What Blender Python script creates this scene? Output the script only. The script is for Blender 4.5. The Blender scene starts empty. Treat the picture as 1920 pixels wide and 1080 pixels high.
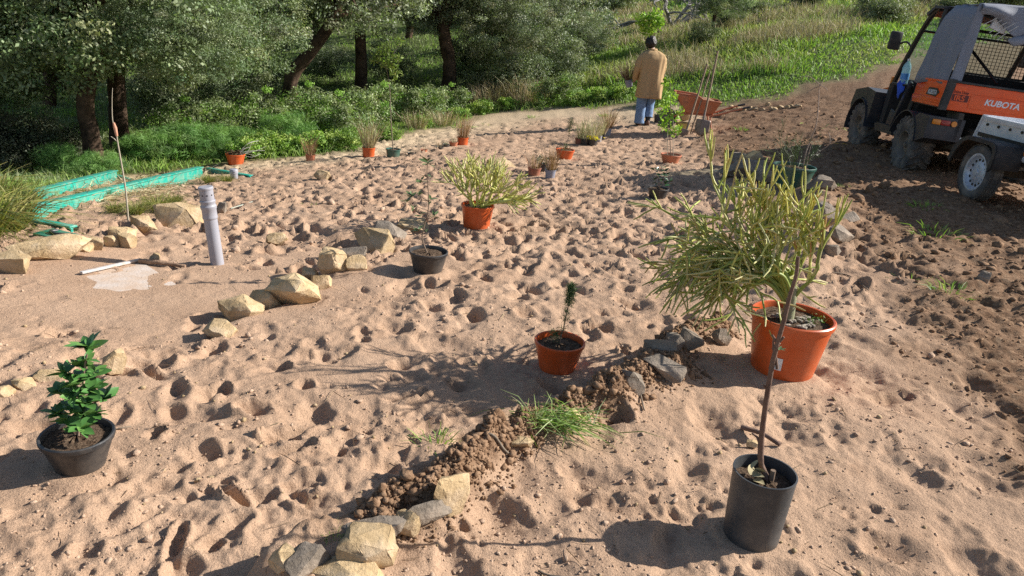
import bpy, bmesh, math, random
import numpy as np
from mathutils import Vector, Matrix, Quaternion

R = math.radians
random.seed(11)
rng = np.random.default_rng(11)
scene = bpy.context.scene
col = scene.collection

# ------------------------------------------------------------------ camera
F = 1387.0                       # focal length in pixels of a 1920 wide picture
TH, RHO = R(20.0), R(5.0)        # pitch down, roll
CAM = np.array([0.0, 0.0, 1.65])
_r0 = np.array([1.0, 0, 0])
CF = np.array([0, math.cos(TH), -math.sin(TH)])
_u0 = np.array([0, math.sin(TH), math.cos(TH)])
CR = math.cos(RHO) * _r0 + math.sin(RHO) * _u0
CU = -math.sin(RHO) * _r0 + math.cos(RHO) * _u0
cd = bpy.data.cameras.new('camera')
cam = bpy.data.objects.new('camera', cd)
col.objects.link(cam)
cd.sensor_width = 36.0
cd.lens = F / 1920 * 36.0
cd.clip_start, cd.clip_end = 0.05, 2000.0
m = Matrix.Identity(4)
for i in range(3):
    m[i][0], m[i][1], m[i][2], m[i][3] = CR[i], CU[i], -CF[i], CAM[i]
cam.matrix_world = m
scene.camera = cam

# ------------------------------------------------------------------ sky and sun
SUN_EL, SUN_AZ = R(31.5), R(12)    # azimuth measured from +X towards +Y
SUN = Vector((math.cos(SUN_EL) * math.cos(SUN_AZ), math.cos(SUN_EL) * math.sin(SUN_AZ), math.sin(SUN_EL)))
world = bpy.data.worlds.new('World')
scene.world = world
world.use_nodes = True
wn = world.node_tree.nodes
bg = wn['Background']
sky = wn.new('ShaderNodeTexSky')
sky.sky_type = 'NISHITA'
sky.sun_disc = False
sky.sun_elevation = SUN_EL
sky.sun_rotation = R(78)
world.node_tree.links.new(sky.outputs[0], bg.inputs[0])
bg.inputs[1].default_value = 0.076
ld = bpy.data.lights.new('sun', 'SUN')
ld.energy = 5.0
ld.angle = R(0.53)
ld.color = (1.0, 0.95, 0.87)
sun = bpy.data.objects.new('sun', ld)
col.objects.link(sun)
sun.rotation_euler = SUN.to_track_quat('Z', 'Y').to_euler()
sun.location = (20, 5, 20)
vs = scene.view_settings
vs.view_transform = 'Standard'
vs.look = 'None'
vs.exposure = 0.84
vs.gamma = 1.0
vs.use_curve_mapping = False
scene.cycles.max_bounces = 6
scene.cycles.use_denoising = False
scene.cycles.transparent_max_bounces = 12

# ------------------------------------------------------------------ helpers: pixels, noise
def ray(px, py):
    return CF + CR * (px - 960) / F + CU * (540 - py) / F

def project(p):
    d = np.asarray(p, float) - CAM
    z = d @ CF
    return 960 + F * (d @ CR) / z, 540 - F * (d @ CU) / z, z

_perm = np.random.default_rng(3).permutation(512)
_perm = np.concatenate([_perm, _perm, _perm])
_grad = np.random.default_rng(4).normal(size=(512, 2))
_grad /= np.linalg.norm(_grad, axis=1)[:, None]

def pn(x, y, s=1.0, seed=0):
    """2-D gradient noise of wavelength s, about -0.7 .. 0.7"""
    x = np.asarray(x, float) / s + seed * 17.31
    y = np.asarray(y, float) / s + seed * 9.73
    xi = np.floor(x).astype(int); yi = np.floor(y).astype(int)
    xf = x - xi; yf = y - yi
    xi &= 511; yi &= 511
    u = xf * xf * xf * (xf * (xf * 6 - 15) + 10); v = yf * yf * yf * (yf * (yf * 6 - 15) + 10)
    def g(ix, iy, dx, dy):
        h = _perm[_perm[ix & 511] + (iy & 511)] & 511
        gg = _grad[h]
        return gg[..., 0] * dx + gg[..., 1] * dy
    a = g(xi, yi, xf, yf); b = g(xi + 1, yi, xf - 1, yf)
    c = g(xi, yi + 1, xf, yf - 1); d = g(xi + 1, yi + 1, xf - 1, yf - 1)
    return (a + u * (b - a)) + v * ((c + u * (d - c)) - (a + u * (b - a)))

def sstep(a, b, x):
    t = np.clip((np.asarray(x, float) - a) / (b - a), 0, 1)
    return t * t * (3 - 2 * t)

# ------------------------------------------------------------------ the lie of the land
CP = np.array([
 (0,.8,0),(0,2.2,0),(-1.5,2.2,0),(-3,2,-.02),(1,2.2,.03),(2.5,2,.08),(1.5,3.6,.05),(.3,3.4,0),(3,4.5,.17),(-.5,4.7,-.03),
 (-2.1,5,-.15),(-4,4,-.12),(-3.8,6,-.25),(0,6,-.06),(0,9,-.2),(-2.5,8.5,-.38),(-1,11.5,-.4),(3,7.9,.15),(1.6,9,-.06),
 (4.8,9.5,.33),(4.6,7.5,.33),(4.9,11.2,.33),(6.5,9.5,.25),(6.5,7.5,.25),(4,5.3,.27),(8,12,.7),(2.3,14.5,-.27),(.5,14.5,-.42),
 (3.4,14.3,-.15),(6.5,15.5,.6),(9,20,1.7),(3,19,.15),(5,24,1.2),(0,18,-.5),(-6.5,11,-1.05),(-8,14,-1.2),(-6,17,-1.0),
 (-5,22,-.9),(-2,20,-.75),(-4.6,9.7,-.8),(-5.4,7.6,-.5),(-8,8,-.9),(-2.7,12,-.62),(0,28,.5),(10,35,3.4),(0,40,2),(-12,30,-.8),
 (-20,15,-2),(-15,45,1),(15,60,6.5),(0,70,6),(-30,60,4),(40,50,8),(25,25,3.5),(20,12,2),(15,3,1),(-10,-5,-.3),(10,-5,.5),
 (0,-5,0),(0,200,35),(100,150,35),(-100,150,25),(150,0,10),(-150,0,-2),(0,-150,0)], float)

def _warp(x, y):
    r = np.sqrt(x * x + y * y)
    k = 1.0 / (1.0 + r / 20.0)
    return x * k, y * k

def _tps(r2):
    return np.where(r2 > 1e-12, r2 * np.log(np.maximum(r2, 1e-12)), 0.0)

_cx, _cy = _warp(CP[:, 0], CP[:, 1])
_n = len(CP)
_A = np.zeros((_n + 3, _n + 3))
_A[:_n, :_n] = _tps((_cx[:, None] - _cx) ** 2 + (_cy[:, None] - _cy) ** 2) + np.eye(_n) * 0.6
_A[:_n, _n] = 1; _A[:_n, _n + 1] = _cx; _A[:_n, _n + 2] = _cy
_A[_n:, :_n] = _A[:_n, _n:].T
_w = np.linalg.solve(_A, np.concatenate([CP[:, 2], [0, 0, 0]]))

def base_h(x, y):
    x = np.asarray(x, float); y = np.asarray(y, float)
    wx, wy = _warp(x, y)
    o = _w[_n] + _w[_n + 1] * wx + _w[_n + 2] * wy
    for i in range(_n):
        o = o + _w[i] * _tps((wx - _cx[i]) ** 2 + (wy - _cy[i]) ** 2)
    return o

def hit(px, py, hfun):
    d = ray(px, py)
    ts = np.concatenate([np.arange(1.0, 30, .05), np.arange(30, 300, 1.0)])
    x = CAM[0] + d[0] * ts; y = CAM[1] + d[1] * ts; z = CAM[2] + d[2] * ts
    below = z < hfun(x, y)
    if not below.any():
        return np.array([x[-1], y[-1], z[-1]])
    k = int(np.argmax(below))
    a, b = ts[max(k - 1, 0)], ts[k]
    for _ in range(18):
        mdl = (a + b) / 2
        p = CAM + d * mdl
        if p[2] < hfun(p[0], p[1]): b = mdl
        else: a = mdl
    return CAM + d * b

def polyline(pix, hfun):
    return np.array([hit(px, py, hfun)[:2] for px, py in pix])

def sdist(pl, x, y):
    """signed distance to an open polyline: positive on its right when walking along it"""
    x = np.asarray(x, float); y = np.asarray(y, float)
    best = np.full(x.shape, 1e9); sgn = np.ones(x.shape); par = np.zeros(x.shape)
    n = len(pl) - 1
    for i in range(n):
        a, b = pl[i], pl[i + 1]
        d = b - a; L2 = float(d @ d) + 1e-9
        t = ((x - a[0]) * d[0] + (y - a[1]) * d[1]) / L2
        lo = -1e9 if i == 0 else 0; hi = 1e9 if i == n - 1 else 1
        tc = np.clip(t, lo, hi)
        ex = x - (a[0] + d[0] * tc); ey = y - (a[1] + d[1] * tc)
        q = ex * ex + ey * ey
        s = np.sign((x - a[0]) * d[1] - (y - a[1]) * d[0])
        mk = q < best
        best = np.where(mk, q, best); sgn = np.where(mk, s, sgn); par = np.where(mk, (i + np.clip(t, 0, 1)) / n, par)
    return np.sqrt(best) * np.where(sgn == 0, 1, sgn), par

# the front ridge of stones and earth: the ground behind it (right) stands a step higher
RIDGE = polyline([(430,1120),(560,1055),(640,1025),(760,985),(830,930),(900,875),(970,835),(1090,785),(1180,715),(1235,675),(1290,640),(1390,610)], base_h)
RIDGE2 = polyline([(1390,610),(1470,500),(1530,430),(1530,380),(1470,330),(1400,305),(1330,270)], base_h)
# the stone row round the sunk slab
ROWB = polyline([(300,690),(410,610),(460,590),(540,560),(620,500),(700,460),(740,430)], base_h)
MOUNDS = polyline([(900,905),(930,880),(850,955),(790,1010),(1130,800),(1190,765),(1150,780),(1260,735),(1215,745)], base_h)

def macro(x, y):
    x = np.asarray(x, float); y = np.asarray(y, float)
    h = base_h(x, y)
    d, par = sdist(RIDGE, x, y)
    k = sstep(-.06, .035, d) * np.exp(-np.maximum(d, 0) / 1.6) * sstep(0.0, .05, par) * (1 - sstep(.9, 1.0, par)) 
    h = h + .125 * k + .035 * np.exp(-((d - .06) / .09) ** 2) * (1 - sstep(.96, 1.0, par))
    d2, par2 = sdist(RIDGE2, x, y)
    h = h + .10 * np.exp(-((d2 - .05) / .22) ** 2) * sstep(.05, .2, par2) * (1 - sstep(.85, 1, par2))
    for q in MOUNDS:
        h = h + .045 * np.exp(-((x - q[0]) ** 2 + (y - q[1]) ** 2) / .0075)
    d3, par3 = sdist(ROWB, x, y)
    h = h - .05 * sstep(0.04, -.10, d3) * np.exp(-np.maximum(-d3 - 1.2, 0) / .6) * sstep(0, .12, par3) * (1 - sstep(.85, 1, par3))
    return h

def at(px, py):
    """ground point seen at a pixel of the photograph"""
    return hit(px, py, macro)

def mpp(p):
    """metres per photograph pixel at a point"""
    return float((np.asarray(p) - CAM) @ CF) / F

def height_to(p, py):
    """height above ground point p at which a vertical line reaches picture row py"""
    lo, hi = 0.0, 8.0
    for _ in range(40):
        mid = (lo + hi) / 2
        if project(np.asarray(p) + np.array([0, 0, mid]))[1] > py: lo = mid
        else: hi = mid
    return lo

# ------------------------------------------------------------------ object helpers
def link(o, parent=None):
    col.objects.link(o)
    if parent is not None:
        o.parent = parent
    return o

def tag(o, label=None, cat=None, group=None, kind=None):
    if label: o['label'] = label
    if cat: o['category'] = cat
    if group: o['group'] = group
    if kind: o['kind'] = kind
    return o

def empty(name, loc, rz=0.0, label=None, cat=None, group=None, rot=None):
    o = bpy.data.objects.new(name, None)
    o.empty_display_size = .1
    o.location = Vector(loc)
    o.rotation_euler = rot if rot else (0, 0, rz)
    link(o)
    return tag(o, label, cat, group)

def copy_tree(o, parent=None):
    c = o.copy()
    col.objects.link(c)
    c.parent = parent
    for ch in o.children:
        copy_tree(ch, c)
    return c

class MB:
    """collects vertices and faces of one mesh"""
    def __init__(self):
        self.v = []; self.f = []; self.mi = []; self.cur = 0; self.c = []; self.curc = None
    def add(self, vs, fs):
        b = len(self.v)
        self.v.extend([tuple(p) for p in vs])
        for q in fs:
            self.f.append(tuple(b + i for i in q)); self.mi.append(self.cur)
        if self.curc is not None:
            self.c.extend([self.curc] * len(vs))
        return self
    def box(self, c, s, rot=None, bev=0.0):
        x, y, z = [k / 2 for k in s]
        if bev <= 0:
            vs = [(i * x, j * y, k * z) for k in (-1, 1) for j in (-1, 1) for i in (-1, 1)]
            fs = [(0, 2, 3, 1), (4, 5, 7, 6), (0, 1, 5, 4), (2, 6, 7, 3), (0, 4, 6, 2), (1, 3, 7, 5)]
        else:
            bm = bmesh.new()
            bmesh.ops.create_cube(bm, size=1)
            for w in bm.verts: w.co = Vector((w.co.x * s[0], w.co.y * s[1], w.co.z * s[2]))
            bmesh.ops.bevel(bm, geom=bm.edges[:], offset=bev, segments=2, affect='EDGES', profile=.5)
            bm.verts.index_update()
            vs = [w.co.copy() for w in bm.verts]; fs = [[w.index for w in q.verts] for q in bm.faces]
            bm.free()
        if rot is not None: vs = [rot @ Vector(p) for p in vs]
        return self.add([(p[0] + c[0], p[1] + c[1], p[2] + c[2]) for p in vs], fs)
    def tube(self, pts, rad, n=8, cap=True, close=False, flat=None):
        P = [Vector(p) for p in pts]
        if not hasattr(rad, '__len__'): rad = [rad] * len(P)
        vs, fs = [], []
        t0 = (P[1] - P[0]).normalized()
        up = Vector((0, 0, 1)) if abs(t0.z) < .9 else Vector((1, 0, 0))
        u = t0.cross(up).normalized()
        for i, p in enumerate(P):
            if close: t = (P[(i + 1) % len(P)] - P[i - 1])
            else: t = (P[min(i + 1, len(P) - 1)] - P[max(i - 1, 0)])
            if t.length < 1e-9: t = t0.copy()
            t.normalize()
            u = (u - t * u.dot(t))
            if u.length < 1e-6: u = t.orthogonal()
            u.normalize()
            w = t.cross(u)
            for k in range(n):
                a = 2 * math.pi * k / n
                vs.append(p + (u * math.cos(a) + w * math.sin(a) * (flat or 1)) * rad[i])
        L = len(P)
        for i in range(L if close else L - 1):
            j = (i + 1) % L
            for k in range(n):
                fs.append((i * n + k, i * n + (k + 1) % n, j * n + (k + 1) % n, j * n + k))
        if cap and not close:
            fs.append(tuple(range(n))[::-1]); fs.append(tuple((L - 1) * n + k for k in range(n)))
        return self.add(vs, fs)
    def lathe(self, prof, n=40, c=(0, 0, 0), squash=1.0, wob=0.0, arc=None, cap0=False, cap1=False):
        vs, fs = [], []
        for (r, z) in prof:
            for k in range(n):
                a = 2 * math.pi * k / n
                rr = r * (1 + wob * math.sin(2 * a + 1))
                vs.append((c[0] + rr * math.cos(a), c[1] + rr * math.sin(a) * squash, c[2] + z))
        for i in range(len(prof) - 1):
            for k in range(n):
                fs.append((i * n + k, i * n + (k + 1) % n, (i + 1) * n + (k + 1) % n, (i + 1) * n + k))
        if cap0: fs.append(tuple(range(n))[::-1])
        if cap1: fs.append(tuple((len(prof) - 1) * n + k for k in range(n)))
        return self.add(vs, fs)
    def disc(self, c, axis, r, n=24, th=.004):
        q = Vector(axis).normalized()
        return self.tube([Vector(c), Vector(c) + q * th], r, n)
    def grid(self, fn, nu, nv):
        vs = [fn(i / nu, j / nv) for j in range(nv + 1) for i in range(nu + 1)]
        fs = [(j * (nu + 1) + i, j * (nu + 1) + i + 1, (j + 1) * (nu + 1) + i + 1, (j + 1) * (nu + 1) + i) for j in range(nv) for i in range(nu)]
        return self.add(vs, fs)
    def prism(self, outline, axis, a, b):
        """extrude a 2-D outline along an axis ('x','y','z') from a to b"""
        def P(p, t):
            return {'x': (t, p[0], p[1]), 'y': (p[0], t, p[1]), 'z': (p[0], p[1], t)}[axis]
        n = len(outline)
        vs = [P(p, a) for p in outline] + [P(p, b) for p in outline]
        fs = [tuple(range(n))[::-1], tuple(range(n, 2 * n))] + [(i, (i + 1) % n, n + (i + 1) % n, n + i) for i in range(n)]
        return self.add(vs, fs)
    def mesh(self, name, mats, smooth=35.0):
        me = bpy.data.meshes.new(name)
        me.from_pydata([tuple(map(float, p)) for p in self.v], [], self.f)
        for mm in (mats if isinstance(mats, (list, tuple)) else [mats]):
            me.materials.append(mm)
        if any(self.mi): me.polygons.foreach_set('material_index', self.mi)
        if self.curc is not None and len(self.c) == len(self.v):
            at_ = me.color_attributes.new('col', 'FLOAT_COLOR', 'POINT')
            at_.data.foreach_set('color', np.concatenate([np.array(self.c, float), np.ones((len(self.c), 1))], 1).ravel())
        bm = bmesh.new(); bm.from_mesh(me)
        bmesh.ops.recalc_face_normals(bm, faces=bm.faces)
        bm.to_mesh(me); bm.free()
        if smooth:
            me.polygons.foreach_set('use_smooth', [True] * len(me.polygons))
            if smooth < 179: me.set_sharp_from_angle(angle=R(smooth))
        me.update()
        return me
    def build(self, name, mats, parent=None, smooth=35.0):
        return link(bpy.data.objects.new(name, self.mesh(name, mats, smooth)), parent)

def np_mesh(name, V, Fq, mats, smooth=True, colr=None):
    """quads (n,4) or triangles (n,3) from numpy arrays"""
    me = bpy.data.meshes.new(name)
    k = Fq.shape[1]
    me.vertices.add(len(V)); me.vertices.foreach_set('co', V.astype(np.float32).ravel())
    me.loops.add(Fq.size); me.loops.foreach_set('vertex_index', Fq.astype(np.int32).ravel())
    me.polygons.add(len(Fq))
    me.polygons.foreach_set('loop_start', np.arange(0, Fq.size, k, dtype=np.int32))
    if smooth: me.polygons.foreach_set('use_smooth', np.ones(len(Fq), bool))
    for mm in (mats if isinstance(mats, (list, tuple)) else [mats]): me.materials.append(mm)
    if colr is not None:
        ca = me.color_attributes.new('col', 'FLOAT_COLOR', 'POINT')
        c4 = np.ones((len(V), 4)); c4[:, :3] = colr
        ca.data.foreach_set('color', c4.astype(np.float32).ravel())
    me.update(calc_edges=True)
    me.validate()
    return me

# ------------------------------------------------------------------ materials
def nm(name):
    mt = bpy.data.materials.new(name)
    mt.use_nodes = True
    nt = mt.node_tree
    return mt, nt, nt.nodes['Principled BSDF']

def N(nt, t, **kw):
    n = nt.nodes.new(t)
    for k, v in kw.items():
        if isinstance(k, str) and hasattr(n, k): setattr(n, k, v)
        else: n.inputs[k].default_value = v
    return n

def noise(nt, scale, detail=4, rough=.6, coord='Object', vec=None):
    tc = nt.nodes.new('ShaderNodeTexCoord')
    n = nt.nodes.new('ShaderNodeTexNoise')
    n.inputs['Scale'].default_value = scale; n.inputs['Detail'].default_value = detail; n.inputs['Roughness'].default_value = rough
    nt.links.new(vec if vec is not None else tc.outputs[coord], n.inputs['Vector'])
    return n

def ramp(nt, src, stops):
    r = nt.nodes.new('ShaderNodeValToRGB')
    e = r.color_ramp.elements
    while len(e) < len(stops): e.new(.5)
    for k, (p, c) in enumerate(stops):
        e[k].position = p
        e[k].color = (*c, 1) if len(c) == 3 else c
    nt.links.new(src, r.inputs[0])
    return r

def mix(nt, fac, a, b, mode='MIX'):
    n = nt.nodes.new('ShaderNodeMix'); n.data_type = 'RGBA'; n.blend_type = mode
    for s, v in ((n.inputs[0], fac), (n.inputs[6], a), (n.inputs[7], b)):
        if hasattr(v, 'links') or isinstance(v, bpy.types.NodeSocket): nt.links.new(v, s)
        elif isinstance(v, (int, float)): s.default_value = v
        else: s.default_value = (*v, 1)
    return n.outputs[2]

def pmat(name, c1, c2=None, scale=8.0, rough=.6, bump=0.0, bscale=None, metal=0.0, spec=.5, detail=5, dirt=None, dscale=3.0, damt=.5, coat=0.0):
    """a plain procedural material: two tones through noise, optional dust patches and bump"""
    mt, nt, b = nm(name)
    c2 = c2 or tuple(min(1, k * 1.25) for k in c1)
    n = noise(nt, scale, detail)
    r = ramp(nt, n.outputs['Fac'], [(.3, c1), (.7, c2)])
    out = r.outputs[0]
    if dirt:
        n2 = noise(nt, dscale, 6, .7)
        r2 = ramp(nt, n2.outputs['Fac'], [(.42, (0, 0, 0)), (.68, (damt,) * 3)])
        out = mix(nt, r2.outputs[0], out, dirt)
    nt.links.new(out, b.inputs['Base Color'])
    b.inputs['Roughness'].default_value = rough
    b.inputs['Metallic'].default_value = metal
    b.inputs['Specular IOR Level'].default_value = spec
    if coat: b.inputs['Coat Weight'].default_value = coat
    if bump:
        nb = noise(nt, bscale or scale * 3, 5)
        bp = nt.nodes.new('ShaderNodeBump'); bp.inputs['Strength'].default_value = bump; bp.inputs['Distance'].default_value = .01
        nt.links.new(nb.outputs['Fac'], bp.inputs['Height']); nt.links.new(bp.outputs[0], b.inputs['Normal'])
    return mt

def leafmat(name, tint=(1, 1, 1), rough=.55, trans=.3, spec=.4):
    """foliage: colour from the mesh's own leaf colours, some light through the leaf"""
    mt, nt, b = nm(name)
    at_ = nt.nodes.new('ShaderNodeAttribute'); at_.attribute_name = 'col'
    c = mix(nt, 1.0, at_.outputs['Color'], tint, 'MULTIPLY')
    nt.links.new(c, b.inputs['Base Color'])
    b.inputs['Roughness'].default_value = rough
    b.inputs['Specular IOR Level'].default_value = spec
    tr = nt.nodes.new('ShaderNodeBsdfTranslucent')
    tc = mix(nt, 1.0, c, (1.0, 1.15, .55), 'MULTIPLY')
    nt.links.new(tc, tr.inputs[0])
    ms = nt.nodes.new('ShaderNodeMixShader'); ms.inputs[0].default_value = trans
    out = nt.nodes['Material Output']
    nt.links.new(b.outputs[0], ms.inputs[1]); nt.links.new(tr.outputs[0], ms.inputs[2]); nt.links.new(ms.outputs[0], out.inputs[0])
    return mt
# ------------------------------------------------------------------ where the pots stand (photograph pixels: base centre, rim centre row, rim width, base width)
POTS = dict(
 front=((1407,1003),883,112,100), bigcactus=((1465,690),590,150,112), conifer=((1044,690),638,95,66), leafy=((152,872),812,127,82),
 midblack=((802,508),470,73,52), midcactus=((893,426),383,62,48), glossy=((1232,371),352,40,30), tallsap=((1256,306),289,39,27),
 green=((1482,350),310,78,56), orange_b=((1058,298),280,36,26), brown=((1001,329),314,26,20), blue=((1031,334),318,21,17),
 dark_b=((1017,322),306,19,16), cl_terra=((1086,270),259,18,15), cl_black=((1097,271.5),260,19,16), cl_black2=((1111,273),261,18,15),
 cl_grey=((1122,266),254,12,10), cl_black3=((1129,262),251,12,10), cl_grey2=((1138,254),240,16,13), orange_f=((867,272),257,22,19),
 terra_s=((850,274),266,17,13), blk_s1=((824,281),275,15,12), blk_s2=((836,276),270,13,11), terra_s2=((795,285),280,13,10),
 blk_s3=((770,291),286,13,10), greens=((737,294),279,28,23), orange_g=((691,294),276,25,21), small_g=((582,301),290,19,15),
 orange_l=((442,308),288,36,26), behind=((1233,229),215,17,13))
PADS = []
POTINFO = {}
for k, (b, ry, w, bw) in POTS.items():
    p = at(*b)
    s = mpp(p)
    h = height_to(p, ry)
    POTINFO[k] = (p, w * s / 2, bw * s / 2, h)
    PADS.append((p[0], p[1], max(bw, w * .8) * s / 2 + .02))

# ------------------------------------------------------------------ ground sheet
GRASS_EDGE = polyline([(-400,430),(-60,405),(40,390),(150,352),(230,330),(330,325),(420,309),(560,296),(640,286),(700,268),(760,252),(860,234),(900,214),(1000,207),(1150,200),(1260,204),(1330,202),(1420,190),(1500,172),(1620,142),(1700,118),(1900,70)], macro)
TRACK_EDGE = polyline([(1330,205),(1325,250),(1300,300),(1400,322),(1500,370),(1590,410),(1650,460),(1700,560),(1745,640),(1800,720),(1850,800),(1960,930),(2200,1080)], macro)
SLAB = polyline([(150,515),(270,488),(350,540),(330,560),(190,600)], macro)
slabc = SLAB.mean(0)

def zone_masks(x, y):
    wob = .22 * pn(x, y, .9, 5) + .12 * pn(x, y, .33, 6)
    g, par = sdist(GRASS_EDGE, x, y)              # walking left to right: grass lies on the left (negative)
    r = np.sqrt(x * x + y * y)
    k = np.clip(r / 9, .5, 2.5)
    grass = sstep(.25, -.35, g / k + wob * 1.2)
    t, _ = sdist(TRACK_EDGE, x, y)                # walking towards us: the track lies on the left
    soil = sstep(.5, -.5, t + wob * 2.6) * (1 - grass)
    rd, rp = sdist(RIDGE, x, y)
    ridge = np.exp(-((rd - .07 - .05 * pn(x, y, .2, 8)) / .085) ** 2) * (1 - sstep(.93, 1.0, rp)) * sstep(-.35, .2, pn(x, y, .35, 9) + .12)
    for q in MOUNDS:
        ridge = np.maximum(ridge, np.exp(-(((x - q[0]) ** 2 + (y - q[1]) ** 2) / .009) ** 2))
    soil = np.maximum(soil, .95 * ridge)
    pale = sstep(1.4, .15, g / k + wob) * (1 - grass) * sstep(9.5, 11, r) * (1 - soil)
    dx, dy = x - slabc[0], y - slabc[1]
    q = np.sqrt((dx / 1.15) ** 2 + (dy / .85) ** 2)
    smooth = sstep(1.7, .7, q + .3 * pn(x, y, .5, 12)) 
    return grass, soil, pale, smooth, ridge

def clods_noise(x, y, s, seed):
    return 1 - 2 * np.abs(pn(x, y, s, seed))

def make_ground():
    fine = np.arange(-R(54), R(54) + 1e-6, .0035)
    rest = np.linspace(R(54), 2 * math.pi - R(54), 60)[1:-1]
    th = np.concatenate([fine, rest])              # angle from +Y towards +X
    nf = len(fine)
    rr = [.03, .2, .4, .6, .8, .95]
    r = 1.05
    while r < 17.5: rr.append(r); r *= 1.0047
    while r < 420: rr.append(r); r *= 1.022
    rr = np.array(rr)
    A, B = len(rr), len(th)
    RR, TT = np.meshgrid(rr, th, indexing='ij')
    X = RR * np.sin(TT); Y = RR * np.cos(TT)
    x, y = X.ravel(), Y.ravel()
    H = macro(x, y).reshape(A, B)
    grass, soil, pale, smooth, ridge = [q.reshape(A, B) for q in zone_masks(x, y)]
    nearf = 1 - sstep(17, 24, RR)
    amp = (1 - .78 * smooth)
    rdm, _ = sdist(RIDGE, X, Y)
    behind = sstep(.12, .3, rdm) * (1 - soil)                     # smoother sand behind the ridge
    patch = sstep(-.20, .30, pn(X, Y, .8, 30) + .5 * pn(X, Y, .3, 34) + .12) * (1 - .55 * behind)
    D = (.026 * pn(X, Y, .70, 21) + .016 * pn(X, Y, .33, 22) * amp) * nearf
    D += nearf * amp * (.0140 * pn(X, Y, .16, 26) + (.0100 * pn(X, Y, .085, 27) + .0070 * pn(X, Y, .045, 28)) * (.35 + .65 * patch))
    D += nearf * amp * patch * (.017 * (clods_noise(X, Y, .13, 23) - .6) + .0115 * (clods_noise(X, Y, .055, 24) - .6)) * (1 - sstep(13, 18, RR))
    D += .0026 * pn(X, Y, .026, 25) * amp * (1 - sstep(4, 7, RR))
    # broken earth of the track and the ridge
    D += soil * nearf * (.030 * (clods_noise(X, Y, .34, 31) - .6) + .021 * (clods_noise(X, Y, .13, 32) - .6) + .010 * (clods_noise(X, Y, .06, 33) - .6))
    D += ridge * (.090 * np.abs(pn(X, Y, .14, 35)) + .045 * np.abs(pn(X, Y, .06, 36)))
    D += sstep(12, 30, RR) * (.10 * pn(X, Y, 3.1, 41) + .25 * pn(X, Y, 9.0, 42))
    # wheel ruts along the track
    tx = X - 4.75; ty = Y
    rut = np.exp(-((X - 4.62 - .05 * np.sin(Y)) / .14) ** 2) + np.exp(-((X - 6.0 - .05 * np.sin(Y)) / .14) ** 2)
    D -= .03 * rut * sstep(4.5, 6, Y) * (1 - sstep(12, 14, Y)) * soil
    # footprints, scuffs and kicked lumps
    g = np.random.default_rng(77)
    def stamp(cx, cy, a, b, phi, d, rim, sharp, off=0.0):
        rc = math.hypot(cx, cy); tc = math.atan2(cx, cy)
        ext = 2.3 * max(a, b)
        i0 = np.searchsorted(rr, rc - ext); i1 = np.searchsorted(rr, rc + ext)
        dt = ext / max(rc, .5)
        j0 = np.searchsorted(fine, tc - dt); j1 = np.searchsorted(fine, tc + dt)
        if i1 <= i0 or j1 <= j0: return
        sx = X[i0:i1, j0:j1] - cx; sy = Y[i0:i1, j0:j1] - cy
        u = (sx * math.cos(phi) + sy * math.sin(phi)) / a
        v = (-sx * math.sin(phi) + sy * math.cos(phi)) / b
        e = np.sqrt(u * u + v * v) * (1 + .40 * pn(sx + cx, sy + cy, .10, 50) + .22 * pn(sx + cx, sy + cy, .04, 51))
        w = -d * np.exp(-e ** sharp) * (1 + .4 * u)
        if rim: w = w + rim * d * np.exp(-((e - 1.4) / .33) ** 2) * (1 + .8 * np.tanh(2 * u))
        D[i0:i1, j0:j1] += w
    n = 15000
    rad = np.sqrt(g.uniform(1.0, 17.0 ** 2, n)); ang = g.uniform(-R(46), R(46), n)
    px, py = rad * np.sin(ang), rad * np.cos(ang)
    gr, so, pa, sm, ri = zone_masks(px, py)
    rd, _ = sdist(RIDGE, px, py)
    for k in range(n):
        if gr[k] > .4 or g.random() < sm[k] * .9 or so[k] > .85: continue
        right = rd[k] > .1
        near = rad[k] < 5.0
        if near and g.random() < (.30 if right else .30): continue
        z = g.random()
        if right or (near and z < .55):            # softer, wind-smoothed hollows
            z = g.random()
            if z < .55: stamp(px[k], py[k], g.uniform(.06, .17), g.uniform(.04, .10), g.uniform(0, 3.1), g.uniform(.008, .034), g.uniform(.05, .35), 1.8)
            elif z < .80:
                for _ in range(3): stamp(px[k] + g.normal() * .035, py[k] + g.normal() * .035, g.uniform(.014, .026), g.uniform(.012, .022), g.uniform(0, 3.1), g.uniform(.008, .018), .25, 2.0)
            else:
                a = g.uniform(.012, .030); stamp(px[k], py[k], a, a * g.uniform(.5, 1), g.uniform(0, 3.1), -a * g.uniform(.25, .5), 0, 2.2)
            continue
        z = g.random()
        if z < .24:                                # a boot: sole and heel
            phi = g.normal(R(60), .7); s = g.uniform(.8, 1.15)
            d = g.uniform(.012, .036)
            stamp(px[k], py[k], .085 * s, .046 * s, phi, d * .8, .40, 2.0)
            stamp(px[k] - .105 * s * math.cos(phi), py[k] - .105 * s * math.sin(phi), .042 * s, .038 * s, phi, d * 1.05, .3, 2.2)
        elif z < .84:                              # scuffs and paw holes
            stamp(px[k], py[k], g.uniform(.03, .10), g.uniform(.022, .055), g.uniform(0, 3.1), g.uniform(.016, .052) * (1.0 if near else 1.2), g.uniform(.1, .6), 2.2)
        else:                                      # lumps
            a = g.uniform(.014, .045)
            stamp(px[k], py[k], a, a * g.uniform(.5, 1), g.uniform(0, 3.1), -a * g.uniform(.25, .55), 0, 2.3)
    # level ground under the pots, a little collar of sand
    for (cx, cy, pr) in PADS:
        e = np.hypot(X - cx, Y - cy) / pr
        k = sstep(1.35, .95, e)
        D = D * (1 - k) + k * .004
    Z = H + D
    V = np.stack([X, Y, Z], -1).reshape(-1, 3)
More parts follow.
